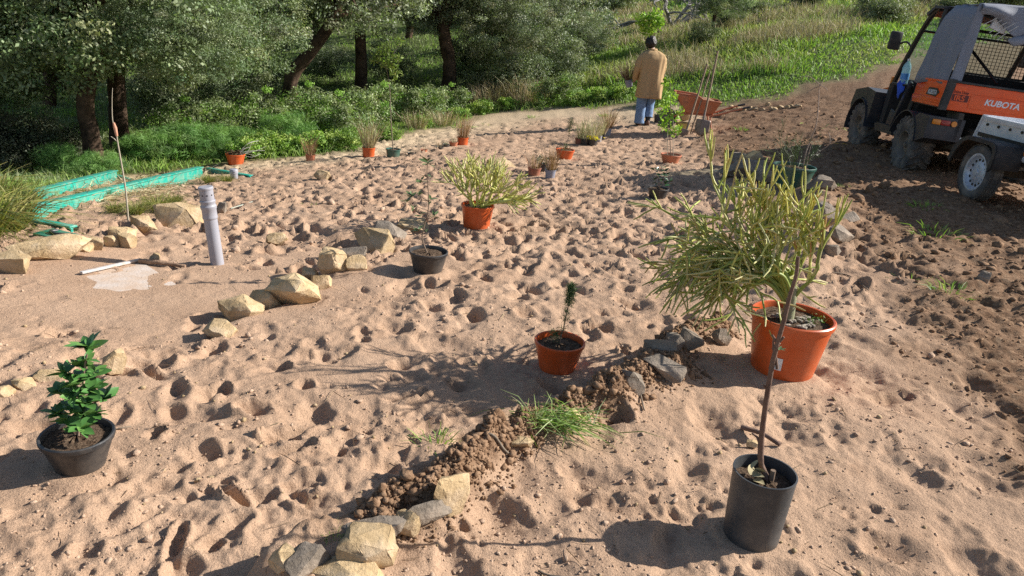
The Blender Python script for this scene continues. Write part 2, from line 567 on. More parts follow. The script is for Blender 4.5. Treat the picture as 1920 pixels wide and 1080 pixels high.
    idx = np.arange(A * B).reshape(A, B)
    nx = np.roll(idx, -1, axis=1)
    q = np.stack([idx[:-1], idx[1:], nx[1:], nx[:-1]], -1).reshape(-1, 4)
    me = np_mesh('ground', V, q[:, ::-1], GROUND_MAT)
    for nme, arr in (('grass', grass), ('soil', soil), ('pale', pale), ('slab', smooth)):
        a_ = me.attributes.new(nme, 'FLOAT', 'POINT')
        a_.data.foreach_set('value', arr.astype(np.float32).ravel())
    o = link(bpy.data.objects.new('ground', me))
    tag(o, 'churned beige sand running into brown earth track and green slope', 'ground', kind='structure')
    return o, rr, fine, Z

def ground_material():
    mt, nt, b = nm('ground_material')
    L = nt.links
    def attr(n):
        a = nt.nodes.new('ShaderNodeAttribute'); a.attribute_name = n; return a.outputs['Fac']
    n1 = noise(nt, 1.7, 5); n2 = noise(nt, 22, 6, .7); n3 = noise(nt, 220, 3, .7); n4 = noise(nt, 6.5, 6, .65)
    sand = ramp(nt, n1.outputs['Fac'], [(.3, (.375, .248, .165)), (.7, (.465, .318, .218))]).outputs[0]
    grain = ramp(nt, n3.outputs['Fac'], [(.32, (.50, .45, .41)), (.48, (.98, .98, .98)), (.70, (1.22, 1.2, 1.17))]).outputs[0]
    sand = mix(nt, .75, sand, grain, 'MULTIPLY')
    damp = ramp(nt, n4.outputs['Fac'], [(.56, (0, 0, 0)), (.74, (.42, .42, .42))]).outputs[0]
    sand = mix(nt, damp, sand, (.255, .150, .090))
    pale = mix(nt, n2.outputs['Fac'], (.55, .43, .29), (.48, .36, .235))
    soil = ramp(nt, n2.outputs['Fac'], [(.28, (.090, .048, .026)), (.5, (.190, .110, .062)), (.74, (.34, .23, .145))]).outputs[0]
    soil = mix(nt, damp, soil, (.36, .25, .165))
    grs = ramp(nt, n2.outputs['Fac'], [(.3, (.035, .050, .014)), (.55, (.085, .110, .032)), (.75, (.18, .17, .075))]).outputs[0]
    c = mix(nt, attr('pale'), sand, pale)
    c = mix(nt, attr('soil'), c, soil)
    c = mix(nt, attr('grass'), c, grs)
    L.new(c, b.inputs['Base Color'])
    b.inputs['Roughness'].default_value = .95
    b.inputs['Specular IOR Level'].default_value = .15
    bp = nt.nodes.new('ShaderNodeBump'); bp.inputs['Strength'].default_value = .8; bp.inputs['Distance'].default_value = .007
    nb = noise(nt, 130, 5, .75)
    L.new(nb.outputs['Fac'], bp.inputs['Height'])
    bp2 = nt.nodes.new('ShaderNodeBump'); bp2.inputs['Strength'].default_value = .6; bp2.inputs['Distance'].default_value = .02
    nb2 = noise(nt, 28, 5, .7)
    L.new(nb2.outputs['Fac'], bp2.inputs['Height']); L.new(bp.outputs[0], bp2.inputs['Normal'])
    L.new(bp2.outputs[0], b.inputs['Normal'])
    return mt

GROUND_MAT = ground_material()
ground, G_RR, G_TH, G_Z = make_ground()

def gz(x, y):
    """height of the finished ground"""
    x = np.asarray(x, float); y = np.asarray(y, float)
    r = np.hypot(x, y); t = np.arctan2(x, y)
    i = np.clip(np.searchsorted(G_RR, r), 1, len(G_RR) - 1); j = np.clip(np.searchsorted(G_TH, t), 1, len(G_TH) - 1)
    fi = (r - G_RR[i - 1]) / (G_RR[i] - G_RR[i - 1]); fj = np.clip((t - G_TH[j - 1]) / (G_TH[j] - G_TH[j - 1]), 0, 1)
    return (G_Z[i - 1, j - 1] * (1 - fi) * (1 - fj) + G_Z[i, j - 1] * fi * (1 - fj) + G_Z[i - 1, j] * (1 - fi) * fj + G_Z[i, j] * fi * fj)

def gat(px, py):
    p = at(px, py)
    return np.array([p[0], p[1], float(gz(p[0], p[1]))])
# ------------------------------------------------------------------ foliage generators
LEAF = leafmat('oak_leaf', rough=.5, trans=.30, spec=.3)
HERB = leafmat('herb_leaf', rough=.6, trans=.35)
STRAW = leafmat('dry_stem', rough=.75, trans=.15, spec=.2)
BARK = pmat('oak_bark', (.012, .009, .007), (.075, .050, .036), 9, .95, 1.0, 26, spec=.1, detail=8, dirt=(.20, .13, .085), dscale=2.2, damt=.55)
TWIG = pmat('grey_twig', (.12, .095, .07), (.26, .21, .16), 14, .9, .3, 60, spec=.15)

def unit(v):
    return v / np.maximum(np.linalg.norm(v, axis=-1, keepdims=True), 1e-9)

def leaf_arrays(C, Nr, L, W, g, fold=.0):
    n = len(C)
    Nr = unit(Nr)
    a = unit(np.cross(Nr, g.normal(size=(n, 3))))
    b = np.cross(Nr, a)
    L = np.broadcast_to(L, (n,))[:, None]; W = np.broadcast_to(W, (n,))[:, None]
    V = np.stack([C - a * L / 2, C + b * W / 2 + a * L * .08, C + a * L / 2, C - b * W / 2 + a * L * .08], 1).reshape(-1, 3)
    return V, np.arange(4 * n).reshape(n, 4)

def palette_cols(n, pal, g, jit=.18):
    pal = np.array(pal, float)
    c = pal[g.integers(0, len(pal), n)]
    return np.clip(c * (1 + g.normal(size=(n, 1)) * jit) * (1 + g.normal(size=(n, 3)) * .05), .004, 1)

def crown_points(g, rx, ry, rz, nclump, per, rcl, low=-.75, shell=.5):
    """clump centres through an uneven ellipsoid, leaves in a loose shell round each"""
    cs = []
    lob = g.normal(size=(9, 3)); lob /= np.linalg.norm(lob, axis=1)[:, None]
    la = g.uniform(-.28, .30, 9)
    while len(cs) < nclump:
        d = unit(g.normal(size=3))
        rr = 1 + sum(a * max(0, float(d @ l)) ** 4 for a, l in zip(la, lob))
        u = g.random() ** (shell)
        p = d * u * rr
        if p[2] < low: continue
        cs.append(p * np.array([rx, ry, rz]))
    cs = np.array(cs)
    R_ = rcl * g.uniform(.55, 1.35, nclump)
    k = g.poisson(per, nclump)
    ci = np.repeat(np.arange(nclump), k)
    d = unit(g.normal(size=(len(ci), 3)) * np.array([1, 1, .8]))
    u = g.random(len(ci)) ** .42
    P = cs[ci] + d * (u * R_[ci])[:, None] * np.array([1, 1, .75])
    Nr = d * .9 + g.normal(size=P.shape) * .65 + np.array([0, 0, .45])
    return cs, R_, P, Nr, ci

def crown_mesh(seed, rx, ry, rz, nclump, per, rcl, L, pal, low=-.75, shell=.5):
    g = np.random.default_rng(seed)
    cs, R_, P, Nr, ci = crown_points(g, rx, ry, rz, nclump, per, rcl, low, shell)
    n = len(P)
    V, Fq = leaf_arrays(P, Nr, L * g.uniform(.65, 1.3, n), L * .62 * g.uniform(.6, 1.2, n), g)
    cc = palette_cols(nclump, pal, g, .24)[ci] * (1 + g.normal(size=(n, 1)) * .22)
    return np_mesh('crown', V, Fq, LEAF, False, np.repeat(np.clip(cc, .004, 1), 4, 0)), cs

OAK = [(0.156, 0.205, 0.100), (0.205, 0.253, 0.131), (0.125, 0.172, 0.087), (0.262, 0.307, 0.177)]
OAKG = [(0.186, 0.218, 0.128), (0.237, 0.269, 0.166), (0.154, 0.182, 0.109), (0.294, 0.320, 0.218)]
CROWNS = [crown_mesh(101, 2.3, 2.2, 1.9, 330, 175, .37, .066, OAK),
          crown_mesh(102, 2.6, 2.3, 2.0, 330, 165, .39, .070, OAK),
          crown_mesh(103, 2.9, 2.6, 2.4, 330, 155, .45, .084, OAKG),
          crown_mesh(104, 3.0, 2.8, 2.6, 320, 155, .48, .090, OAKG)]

def rough_tube(mb, pts, rad, n, g, amp):
    k0 = len(mb.v)
    mb.tube(pts, rad, n)
    m_ = len(pts)
    for i in range(m_):
        for k in range(n):
            p = Vector(mb.v[k0 + i * n + k]); q = Vector(pts[i])
            mb.v[k0 + i * n + k] = tuple(q + (p - q) * (1 + amp * math.sin(k * 2.1 + i * .7 + g) + random.uniform(-amp, amp) * .9))

def smooth_path(pts, sub=4):
    P = [np.array(p, float) for p in pts]
    out = []
    for i in range(len(P) - 1):
        p0, p1, p2, p3 = P[max(i - 1, 0)], P[i], P[i + 1], P[min(i + 2, len(P) - 1)]
        for s in range(sub):
            t = s / sub
            out.append(.5 * ((2 * p1) + (-p0 + p2) * t + (2 * p0 - 5 * p1 + 4 * p2 - p3) * t * t + (-p0 + 3 * p1 - 3 * p2 + p3) * t ** 3))
    out.append(P[-1])
    return out

def oak(base, path, r0, crown, coff, label, cat='tree', scale=(1, 1, 1), rz=0.0, name='oak_tree', limbs=6, group=None, second=None):
    """trunk path is a list of offsets from the base; the crown hangs round coff"""
    t = empty(name, base, 0, label, cat, group)
    mb = MB()
    pts = smooth_path([(0, 0, -.35)] + list(path), 5)
    rad = [r0 * (1.28 if i < 2 else 1.0) * (1 - .42 * i / (len(pts) - 1)) for i in range(len(pts))]
    rough_tube(mb, pts, rad, 14, r0 * 30, .07)
    top = Vector(pts[-1])
    me, cs = CROWNS[crown]
    rot = Matrix.Rotation(rz, 3, 'Z')
    idx = random.sample(range(len(cs)), limbs * 3)
    for j, k in enumerate(idx):
        q = rot @ Vector(cs[k] * np.array(scale)) + Vector(coff)
        s = Vector(pts[max(1, len(pts) - 1 - (j % 5))])
        mid = (s + q) / 2 + Vector((random.uniform(-.25, .25), random.uniform(-.25, .25), random.uniform(.0, .35)))
        pp = smooth_path([s, s.lerp(mid, .5), mid, q], 3)
        rs = r0 * (.42 if j < limbs else .16)
        rough_tube(mb, pp, [rs * (1 - .8 * i / (len(pp) - 1)) for i in range(len(pp))], 7, j, .1)
    mb.build('trunk', BARK, t, 60)
    c = bpy.data.objects.new('crown', me)
    link(c, t)
    c.location = coff; c.scale = scale; c.rotation_euler = (0, 0, rz)
    if second:
        for (ck, co, sc_, rz_) in second:
            c2 = bpy.data.objects.new('crown', CROWNS[ck][0]); link(c2, t)
            c2.location = co; c2.scale = sc_; c2.rotation_euler = (0, 0, rz_)
    return t

def far_at(px, py, t):
    """point on the ground under the pixel's ray at distance t along the view"""
    d = ray(px, py)
    p = CAM + d * t
    return np.array([p[0], p[1], float(macro(p[0], p[1]))])

def base_at(px, t):
    """point of the ground in the picture column px (taken at the far edge of the sand) at depth t"""
    d = ray(px, 250)
    p = CAM + d * t
    return np.array([p[0], p[1], float(gz(p[0], p[1]))])

# ------------------------------------------------------------------ oaks behind the sand
b = far_at(180, 322, 11.3); oak(b, [(0, 0, 0), (-.03, .02, .5), (-.05, .0, .95), (.05, .1, 1.5), (.3, .2, 2.3)], .155, 0, (.15, .1, 2.75), 'leaning dark trunked oak behind the turquoise plastic frame', scale=(1.0, 1.0, 1.0), limbs=7, second=[(1, (-1.3, -.4, 2.05), (.5, .42, .42), 1.0), (0, (1.5, -.2, 2.1), (.42, .42, .40), 2.0)])
b = far_at(225, 268, 13.8); oak(b, [(0, 0, 0), (.02, 0, .6), (.08, 0, 1.4), (.4, .1, 2.4)], .20, 1, (.7, .6, 3.4), 'oak with thick black trunk just behind the leaning oak', rz=1.1, scale=(1.0, 1, .95), second=[(0, (2.0, -.5, 2.2), (.62, .6, .55), .7)])
b = far_at(-30, 300, 12.3); oak(b, [(0, 0, 0), (-.1, 0, .8), (-.2, .2, 2.2)], .18, 0, (-.2, .3, 2.6), 'oak whose leafy boughs hang low over the reeds', rz=2.3, scale=(1.0, 1.0, .95), second=[(1, (.6, -1.0, 1.5), (.45, .42, .40), .3)])
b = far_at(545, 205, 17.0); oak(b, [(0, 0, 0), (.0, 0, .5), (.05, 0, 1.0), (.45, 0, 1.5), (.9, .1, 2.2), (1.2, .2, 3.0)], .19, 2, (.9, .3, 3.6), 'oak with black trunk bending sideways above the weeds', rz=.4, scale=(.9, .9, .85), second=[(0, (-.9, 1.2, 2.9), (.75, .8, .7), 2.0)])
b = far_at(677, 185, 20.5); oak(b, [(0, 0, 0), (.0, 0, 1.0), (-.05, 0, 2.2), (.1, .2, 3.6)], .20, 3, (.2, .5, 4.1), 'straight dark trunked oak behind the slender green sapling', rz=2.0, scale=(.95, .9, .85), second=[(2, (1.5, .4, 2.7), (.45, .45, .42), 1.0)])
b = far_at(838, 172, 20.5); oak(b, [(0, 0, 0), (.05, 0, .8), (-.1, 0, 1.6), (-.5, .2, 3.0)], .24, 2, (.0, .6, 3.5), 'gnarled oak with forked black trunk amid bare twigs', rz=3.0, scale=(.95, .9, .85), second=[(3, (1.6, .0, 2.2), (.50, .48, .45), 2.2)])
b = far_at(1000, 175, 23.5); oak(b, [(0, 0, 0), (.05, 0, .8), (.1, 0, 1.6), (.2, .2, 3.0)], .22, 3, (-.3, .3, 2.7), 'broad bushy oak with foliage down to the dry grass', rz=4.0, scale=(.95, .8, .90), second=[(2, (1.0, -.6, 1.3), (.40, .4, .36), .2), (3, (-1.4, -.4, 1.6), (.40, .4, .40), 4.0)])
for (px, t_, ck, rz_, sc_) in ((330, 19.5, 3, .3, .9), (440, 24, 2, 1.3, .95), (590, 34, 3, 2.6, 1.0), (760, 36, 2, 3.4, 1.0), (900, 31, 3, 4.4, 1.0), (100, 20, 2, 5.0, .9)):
    b = base_at(px, t_)
    oak(b, [(0, 0, 0), (.1, 0, 1.0), (-.1, .1, 2.4)], .2, ck, (0, 0, 3.4), 'shaded oak in the second row of the oak grove', rz=rz_, scale=(sc_, sc_, sc_), limbs=5, group='oaks of the second row')
for (px, t_, ck, rz_, sc_) in ((1060, 40, 2, .3, .85), (1150, 52, 3, 1.3, .8), (1235, 60, 2, 2.6, .8)):
    b = base_at(px, t_)
    oak(b, [(0, 0, 0), (.1, 0, .8), (-.1, .1, 1.8)], .18, ck, (0, 0, 2.5), 'distant rounded oak standing up the grassy slope', rz=rz_, scale=(sc_, sc_, sc_), limbs=5, group='distant oaks up the slope')
b = at(1330, 82); oak(b, [(0, 0, 0), (.05, 0, .4), (.02, 0, .8), (.1, 0, 1.2)], .075, 1, (.10, 0, 1.45), 'small young tree with thin trunk alone on the grassy slope', rz=.8, scale=(.42, .42, .40), limbs=5, name='young_tree')

# bare grey branches of a dead tree on the slope
b = at(1262, 60)
t = empty('dead_tree', b, 0, 'bare grey dead branches sprawling behind the bright green sapling crown', 'tree')
mb = MB()
def bare(p, d, L, r, depth):
    q = [np.array(p)]
    for s in range(4):
        d = unit(np.array(d) + rng.normal(size=3) * .22)
        q.append(q[-1] + d * L / 4)
    mb.tube(q, [r * (1 - .5 * i / 4) for i in range(5)], 6)
    if depth:
        for _ in range(3):
            bare(q[random.randint(2, 4)], unit(d + rng.normal(size=3) * .6), L * .66, r * .55, depth - 1)
for k in range(5):
    bare((0, 0, .1), unit(np.array([math.cos(k * 1.3), math.sin(k * 1.3), .7])), 1.6, .09, 3)
mb.build('branches', pmat('dead_wood', (.16, .15, .14), (.33, .31, .29), 6, .9, .5), t, 60)

# ------------------------------------------------------------------ low plants: meshes shared by look-alikes
def bush_mesh(seed, r, h, ncl, per, rcl, L, W, pal, mat_, upright=.2):
    g = np.random.default_rng(seed)
    cs, R_, P, Nr, ci = crown_points(g, r, r, h / 2, ncl, per, rcl, -.9, .55)
    P[:, 2] = np.abs(P[:, 2] + h / 2)
    n = len(P)
    V, Fq = leaf_arrays(P, Nr, L * g.uniform(.6, 1.3, n), W * g.uniform(.6, 1.3, n), g)
    cc = palette_cols(ncl, pal, g, .2)[ci] * (1 + g.normal(size=(n, 1)) * .2)
    return np_mesh('foliage', V, Fq, mat_, False, np.repeat(np.clip(cc, .004, 1), 4, 0))

def blade_arrays(P, D, Lh, W, bend, g):
    """tapered two-piece blades: root P, direction D, length Lh, width W, drooping by bend"""
    n = len(P)
    D = unit(D)
    side = unit(np.cross(D, g.normal(size=(n, 3))))
    out = unit(np.stack([D[:, 0], D[:, 1], np.zeros(n)], 1) + g.normal(size=(n, 3)) * np.array([.3, .3, 0]))
    L_ = np.broadcast_to(Lh, (n,))[:, None]; W_ = np.broadcast_to(W, (n,))[:, None]; B_ = np.broadcast_to(bend, (n,))[:, None]
    m1 = P + D * L_ * .55
    tip = P + D * L_ * .9 + (out * .8 - np.array([0, 0, .55])) * L_ * B_
    V = np.stack([P - side * W_ * .5, P + side * W_ * .5, m1 + side * W_ * .45, m1 - side * W_ * .45, tip + side * W_ * .12, tip - side * W_ * .12], 1).reshape(-1, 3)
    k = np.arange(n)[:, None] * 6
    Fq = np.concatenate([k + np.array([[0, 1, 2, 3]]), k + np.array([[3, 2, 4, 5]])])
    return V, Fq

def tuft_mesh(seed, n, h, spread, W, pal, mat_, bend=.3, lean=.5, name='blades', r0=.05):
    g = np.random.default_rng(seed)
    a = g.uniform(0, 2 * math.pi, n); q = np.sqrt(g.random(n))
    P = np.stack([np.cos(a) * q * r0, np.sin(a) * q * r0, np.full(n, -.02)], 1)
    D = np.stack([np.cos(a) * q * lean, np.sin(a) * q * lean, np.ones(n)], 1) + g.normal(size=(n, 3)) * .12
    P[:, :2] += np.stack([np.cos(a), np.sin(a)], 1) * (q * spread)[:, None]
    V, Fq = blade_arrays(P, D, h * g.uniform(.45, 1.1, n), W * g.uniform(.7, 1.3, n), bend * g.uniform(0, 1.4, n), g)
    c = palette_cols(n, pal, g, .2)
    return np_mesh(name, V, Fq, mat_, False, np.repeat(c, 6, 0))

GREEN = [(0.195, 0.325, 0.059), (0.248, 0.384, 0.071), (0.153, 0.254, 0.053), (0.295, 0.395, 0.100)]
DRY = [(.42, .35, .21), (.36, .29, .165), (.48, .41, .27), (.29, .22, .125)]
GREY = [(0.218, 0.270, 0.127), (0.276, 0.316, 0.167), (0.178, 0.224, 0.103)]
FENNEL = [(0.144, 0.276, 0.071), (0.190, 0.333, 0.090), (0.115, 0.230, 0.063)]

FEN = [bush_mesh(201 + i, .45, .55, 60, 130, .14, .10, .006, FENNEL, HERB) for i in range(2)]
WEED = [bush_mesh(211 + i, .36, .75, 50, 75, .15, .05, .022, GREY + GREEN[:1], HERB) for i in range(3)]
LEAFY = [bush_mesh(221 + i, .40, .42, 50, 60, .13, .055, .030, GREEN, HERB) for i in range(2)]
DARKB = [bush_mesh(231 + i, .8, 1.1, 120, 90, .24, .055, .024, [(.07, .085, .05), (.10, .115, .075), (.13, .13, .085)], LEAF) for i in range(2)]
SCRUB = [bush_mesh(241 + i, 1.5, 1.7, 110, 85, .42, .13, .055, [(.16, .195, .09), (.21, .24, .125), (.26, .28, .165)], LEAF) for i in range(3)]
STRAWT = [tuft_mesh(251 + i, 260, .75, .25, .007, DRY, STRAW, .25, .45) for i in range(2)]
SEDGE = [tuft_mesh(261 + i, 330, .85, .10, .013, [(.20, .22, .045), (.27, .27, .07), (.13, .17, .04), (.34, .29, .11)], HERB, .75, .9) for i in range(2)]

def plant(name, part, me, p, s, rz, label, cat, group=None, sz=None):
    t = empty(name, p, rz, label, cat, group)
    t.scale = (s, s, sz or s)
    link(bpy.data.objects.new(part, me), t)
    return t

for i, (px, py, t_, s) in enumerate([(255, 302, 0, .85), (300, 305, 0, 1.0), (350, 298, 0, 1.15), (405, 292, 0, 1.0), (450, 285, 0, .85), (545, 272, 0, 1.1), (120, 330, 0, .9), (190, 335, 0, .7)]):
    plant('fennel_plant', 'foliage', FEN[i % 2], gat(px, py), s, i * 1.3, ('feathery fennel bush right behind the upright grafted whip', 'feathery fennel bush behind the far turquoise rail corner', 'largest feathery fennel bush behind the near turquoise rail', 'feathery fennel bush between fennel and tapered orange pot', 'feathery fennel bush behind the tapered orange pot', 'feathery fennel bush behind the small faded grass pot', 'low fennel in oak shade beside the dark bushes', 'smallest fennel at the foot of the leaning oak trunk')[i], 'plant', 'feathery fennel along the oak edge')
for i, (px, py, s) in enumerate([(330, 272, 1.1), (370, 262, 1.0), (405, 258, 1.0), (480, 262, 1.2), (520, 262, 1.0), (585, 252, 1.2), (615, 258, 1.1), (640, 262, 1.0), (660, 250, 1.2), (700, 240, 1.2), (770, 228, 1.2), (800, 226, 1.1), (830, 216, 1.0), (860, 212, 1.0), (720, 225, 1.2), (560, 240, 1.2), (1020, 196, 1.0), (1060, 190, 1.0)]):
    plant('weed_bush', 'foliage', WEED[i % 3], gat(px, py), s, i * 2.1, 'tall grey-green leafy weed at the foot of the oak grove', 'plant', 'tall weeds along the oak grove')
for i, (px, py, s) in enumerate([(470, 298, .8), (500, 290, .9), (600, 282, .8), (650, 280, .8), (560, 288, .7), (790, 238, .6), (860, 222, .7), (905, 212, .8), (955, 204, .7), (1080, 196, .8), (1120, 190, .9), (1165, 185, .9), (1235, 195, .8), (730, 262, .6)]):
    plant('leafy_weed', 'foliage', LEAFY[i % 2], gat(px, py), s, i * 1.7, 'low bright green leafy weed patch bordering the far sand edge', 'plant', 'low bright green weeds at the sand edge')
for i, (px, py, s) in enumerate([(50, 318, .8), (0, 325, .8), (100, 312, .7), (-50, 330, .9)]):
    plant('dark_bush', 'foliage', DARKB[i % 2], gat(px, py), s, i * 1.9, ('dark dusty bush between sedge and leaning oak trunk', 'dark dusty bush directly above the sedge clumps', 'small dark bush closest to the leaning oak trunk', 'largest dark bush under the low hanging boughs')[i], 'bush', 'dark bushes behind the sedge')
for i, (px, py, s) in enumerate([(905, 200, 1.0), (945, 190, 1.1), (980, 192, 1.2), (1005, 188, 1.0), (885, 190, .9), (830, 235, .7), (780, 240, .7), (925, 196, 1.1)]):
    plant('dry_grass_tuft', 'stems', STRAWT[i % 2], gat(px, py), s, i, 'pale dry grass tuft between the oak grove and the far sand', 'grass', 'dry tufts in front of the oak grove')
for i, (px, py, s) in enumerate([(12, 430, .62), (-40, 445, .8), (38, 395, .5), (-20, 385, .7)]):
    plant('sedge_clump', 'leaves', SEDGE[i % 2], gat(px, py), s, i * 2.0, ('arching sedge clump beside the small green tank lid', 'biggest arching sedge clump at the outer stone block', 'short sedge clump at the near turquoise rail end', 'arching sedge clump below the dark dusty bushes')[i], 'plant', 'sedge clumps by the turquoise frame', sz=s * .9)
for i, (px, py, s) in enumerate([(255, 402, .24), (300, 396, .30), (292, 385, .24), (392, 343, .24), (425, 340, .22), (195, 372, .18), (215, 400, .20), (282, 344, .24), (326, 383, .20), (160, 372, .18)]):
    plant('young_sedge', 'leaves', SEDGE[i % 2], gat(px, py), s, i * 2.4, 'small thin sedge tuft growing along the turquoise frame', 'plant', 'small sedges along the turquoise frame')
UNDERB = [bush_mesh(281 + i, 1.1, 1.7, 120, 95, .32, .075, .034, OAKG[:3] + OAK[:1], LEAF) for i in range(2)]
for i, (px, t_, s) in enumerate([(300, 16, .8), (395, 17, .75), (455, 18, .8), (500, 23, 1.0), (610, 25, .8), (730, 25, .8), (880, 22.5, .95), (920, 21.5, .8), (960, 20.5, .8), (1050, 22, .75), (1090, 25, .7), (420, 23, 1.2), (1000, 27, 1.2)]):
    plant('understory_bush', 'foliage', UNDERB[i % 2], base_at(px, t_), s, i * 1.9, 'grey-green understory bush growing among the oak trunks', 'bush', 'understory bushes among the oaks')
# scrub on the far slope
g5 = np.random.default_rng(5)
k = 0
for i in range(46):
    px = g5.uniform(1080, 1930); t_ = g5.uniform(30, 70)
    if px < 1330 and t_ < 45: t_ += 18
    b = base_at(px, t_)
    plant('scrub_bush', 'foliage', SCRUB[i % 3], b, g5.uniform(.65, 1.15), g5.uniform(0, 6), 'grey-green scrub bush on the far grassy slope', 'bush', 'scrub bushes on the far slope')
for i in range(18):
    px = g5.uniform(1290, 1930); t_ = g5.uniform(23, 34)
    b = base_at(px, t_)
    plant('low_scrub', 'foliage', SCRUB[(i + 1) % 3], b, g5.uniform(.30, .55), g5.uniform(0, 6), 'low scrub bush amid dry grass above the green verge', 'bush', 'low scrub above the verge')
for i, px in enumerate(range(-300, 2300, 130)):
    b = base_at(px, 95 + 20 * math.sin(i * 2.3))
    plant('hill_bush', 'foliage', SCRUB[i % 3], b, 2.6 + .7 * math.sin(i * 1.7), i, 'large dark bush on the skyline hill far behind', 'bush', 'bushes on the far hill')

# ------------------------------------------------------------------ grass
def sample_zone(n, r0, r1, a0, a1, g, cond):
    out = []
    tot = 0
    while tot < n:
        r = np.exp(g.uniform(math.log(r0), math.log(r1), n)); a = g.uniform(a0, a1, n)
        x, y = r * np.sin(a), r * np.cos(a)
        k = cond(x, y, g)
        out.append(np.stack([x[k], y[k]], 1)); tot += int(k.sum())
    return np.concatenate(out)[:n]

def verge(x, y):
    d, _ = sdist(GRASS_EDGE, x, y)
    return -d

def grass_mesh(name, n, r0, r1, a0, a1, cond, h, W, pal_fn, mat_, bend, lean, seed):
    g = np.random.default_rng(seed)
    xy = sample_zone(n, r0, r1, a0, a1, g, cond)
    z = gz(xy[:, 0], xy[:, 1])
    P = np.stack([xy[:, 0], xy[:, 1], z - .02], 1)
    r = np.hypot(xy[:, 0], xy[:, 1])
    D = np.stack([g.normal(size=n) * lean, g.normal(size=n) * lean, np.ones(n)], 1)
    V, Fq = blade_arrays(P, D, h(xy, g), W * 1.18 * np.clip(r / 14, .7, 4) * g.uniform(.7, 1.3, n), bend * g.uniform(0, 1.5, n), g)
    c = pal_fn(xy, g)
    me = np_mesh(name, V, Fq, mat_, False, np.repeat(c, 6, 0))
    return link(bpy.data.objects.new(name, me))

def mixpal(xy, g, A, B, s, seed, bias=0.0):
    n = len(xy)
    w = sstep(-.22, .22, pn(xy[:, 0], xy[:, 1], s, seed) + g.normal(size=n) * .12 + bias)[:, None]
    return palette_cols(n, A, g) * (1 - w) + palette_cols(n, B, g) * w

def gcond(x, y, g):
    gr = zone_masks(x, y)[0]
    return gr > g.uniform(.35, .8, len(x))

o = grass_mesh('green_grass', 62000, 7.5, 46, -R(42), R(8), gcond, lambda xy, g: g.uniform(.06, .22, len(xy)) * (1 + .8 * np.maximum(pn(xy[:, 0], xy[:, 1], 1.1, 61), -.3)), .010,
               lambda xy, g: mixpal(xy, g, GREEN, GREY, 1.4, 62, -.12), HERB, .3, .4, 301)
tag(o, 'fresh green grass and herbs between the sand and the oaks', 'grass', kind='stuff')
o = grass_mesh('slope_grass', 72000, 14, 60, R(1), R(44), gcond,
               lambda xy, g: np.where(verge(xy[:, 0], xy[:, 1]) < 2.2 + 1.5 * pn(xy[:, 0], xy[:, 1], 2.0, 66), g.uniform(.05, .16, len(xy)), g.uniform(.12, .40, len(xy)) * (1 + pn(xy[:, 0], xy[:, 1], 2.4, 63))), .013,
               lambda xy, g: mixpal(xy, g, GREEN, [(.32, .36, .11), (.40, .41, .18), (.25, .30, .09)], 3.0, 64, np.where(verge(xy[:, 0], xy[:, 1]) < 2.4, -.4, .12)), HERB, .3, .4, 302)
tag(o, 'green grass covering the slope beyond the earth track', 'grass', kind='stuff')
def drycond(x, y, g):
    v = verge(x, y)
    return (v > 2.6 + 1.8 * pn(x, y, 2.0, 66)) & (pn(x, y, 3.4, 65) + .6 * pn(x, y, 1.1, 67) > g.uniform(-.12, .38, len(x)))
o = grass_mesh('dry_grass', 42000, 15, 60, -R(4), R(44), drycond, lambda xy, g: g.uniform(.25, .62, len(xy)), .0065,
               lambda xy, g: palette_cols(len(xy), DRY + [(.46, .40, .28), (.42, .38, .24)], g), STRAW, .22, .25, 303)
tag(o, 'tall pale dry grass standing on the slope', 'grass', kind='stuff')
# yellow flowers far up the slope
g6 = np.random.default_rng(6)
n = 1500
c0 = base_at(1610, 36)
xy = np.stack([c0[0] + g6.normal(size=n) * 2.6, c0[1] + g6.normal(size=n) * 1.2], 1)
P = np.stack([xy[:, 0], xy[:, 1], gz(xy[:, 0], xy[:, 1]) + g6.uniform(.35, .75, n)], 1)
V, Fq = leaf_arrays(P, g6.normal(size=(n, 3)) + np.array([0, -.6, .8]), .10, .08, g6)
o = link(bpy.data.objects.new('yellow_flowers', np_mesh('yellow_flowers', V, Fq, HERB, False, np.repeat(palette_cols(n, [(.75, .66, .03), (.62, .60, .05)], g6), 4, 0))))
tag(o, 'patch of yellow flowers far up the slope', 'flowers', kind='stuff')
# straw litter in the turquoise frame, small green growth on the sand
g7 = np.random.default_rng(8)
LIT = polyline([(110, 400), (215, 338), (370, 325), (300, 372)], macro)
n = 2600
w = g7.dirichlet(np.ones(4), n)
xy = w @ LIT + g7.normal(size=(n, 2)) * .12
P = np.stack([xy[:, 0], xy[:, 1], gz(xy[:, 0], xy[:, 1]) + g7.uniform(.0, .05, n)], 1)
D = g7.normal(size=(n, 3)) * np.array([1, 1, .22])
V, Fq = blade_arrays(P, D, g7.uniform(.08, .3, n), .006, .1, g7)
o = link(bpy.data.objects.new('straw_litter', np_mesh('straw_litter', V, Fq, STRAW, False, np.repeat(palette_cols(n, DRY, g7), 6, 0))))
tag(o, 'straw litter lying inside the turquoise frame', 'straw', kind='stuff')
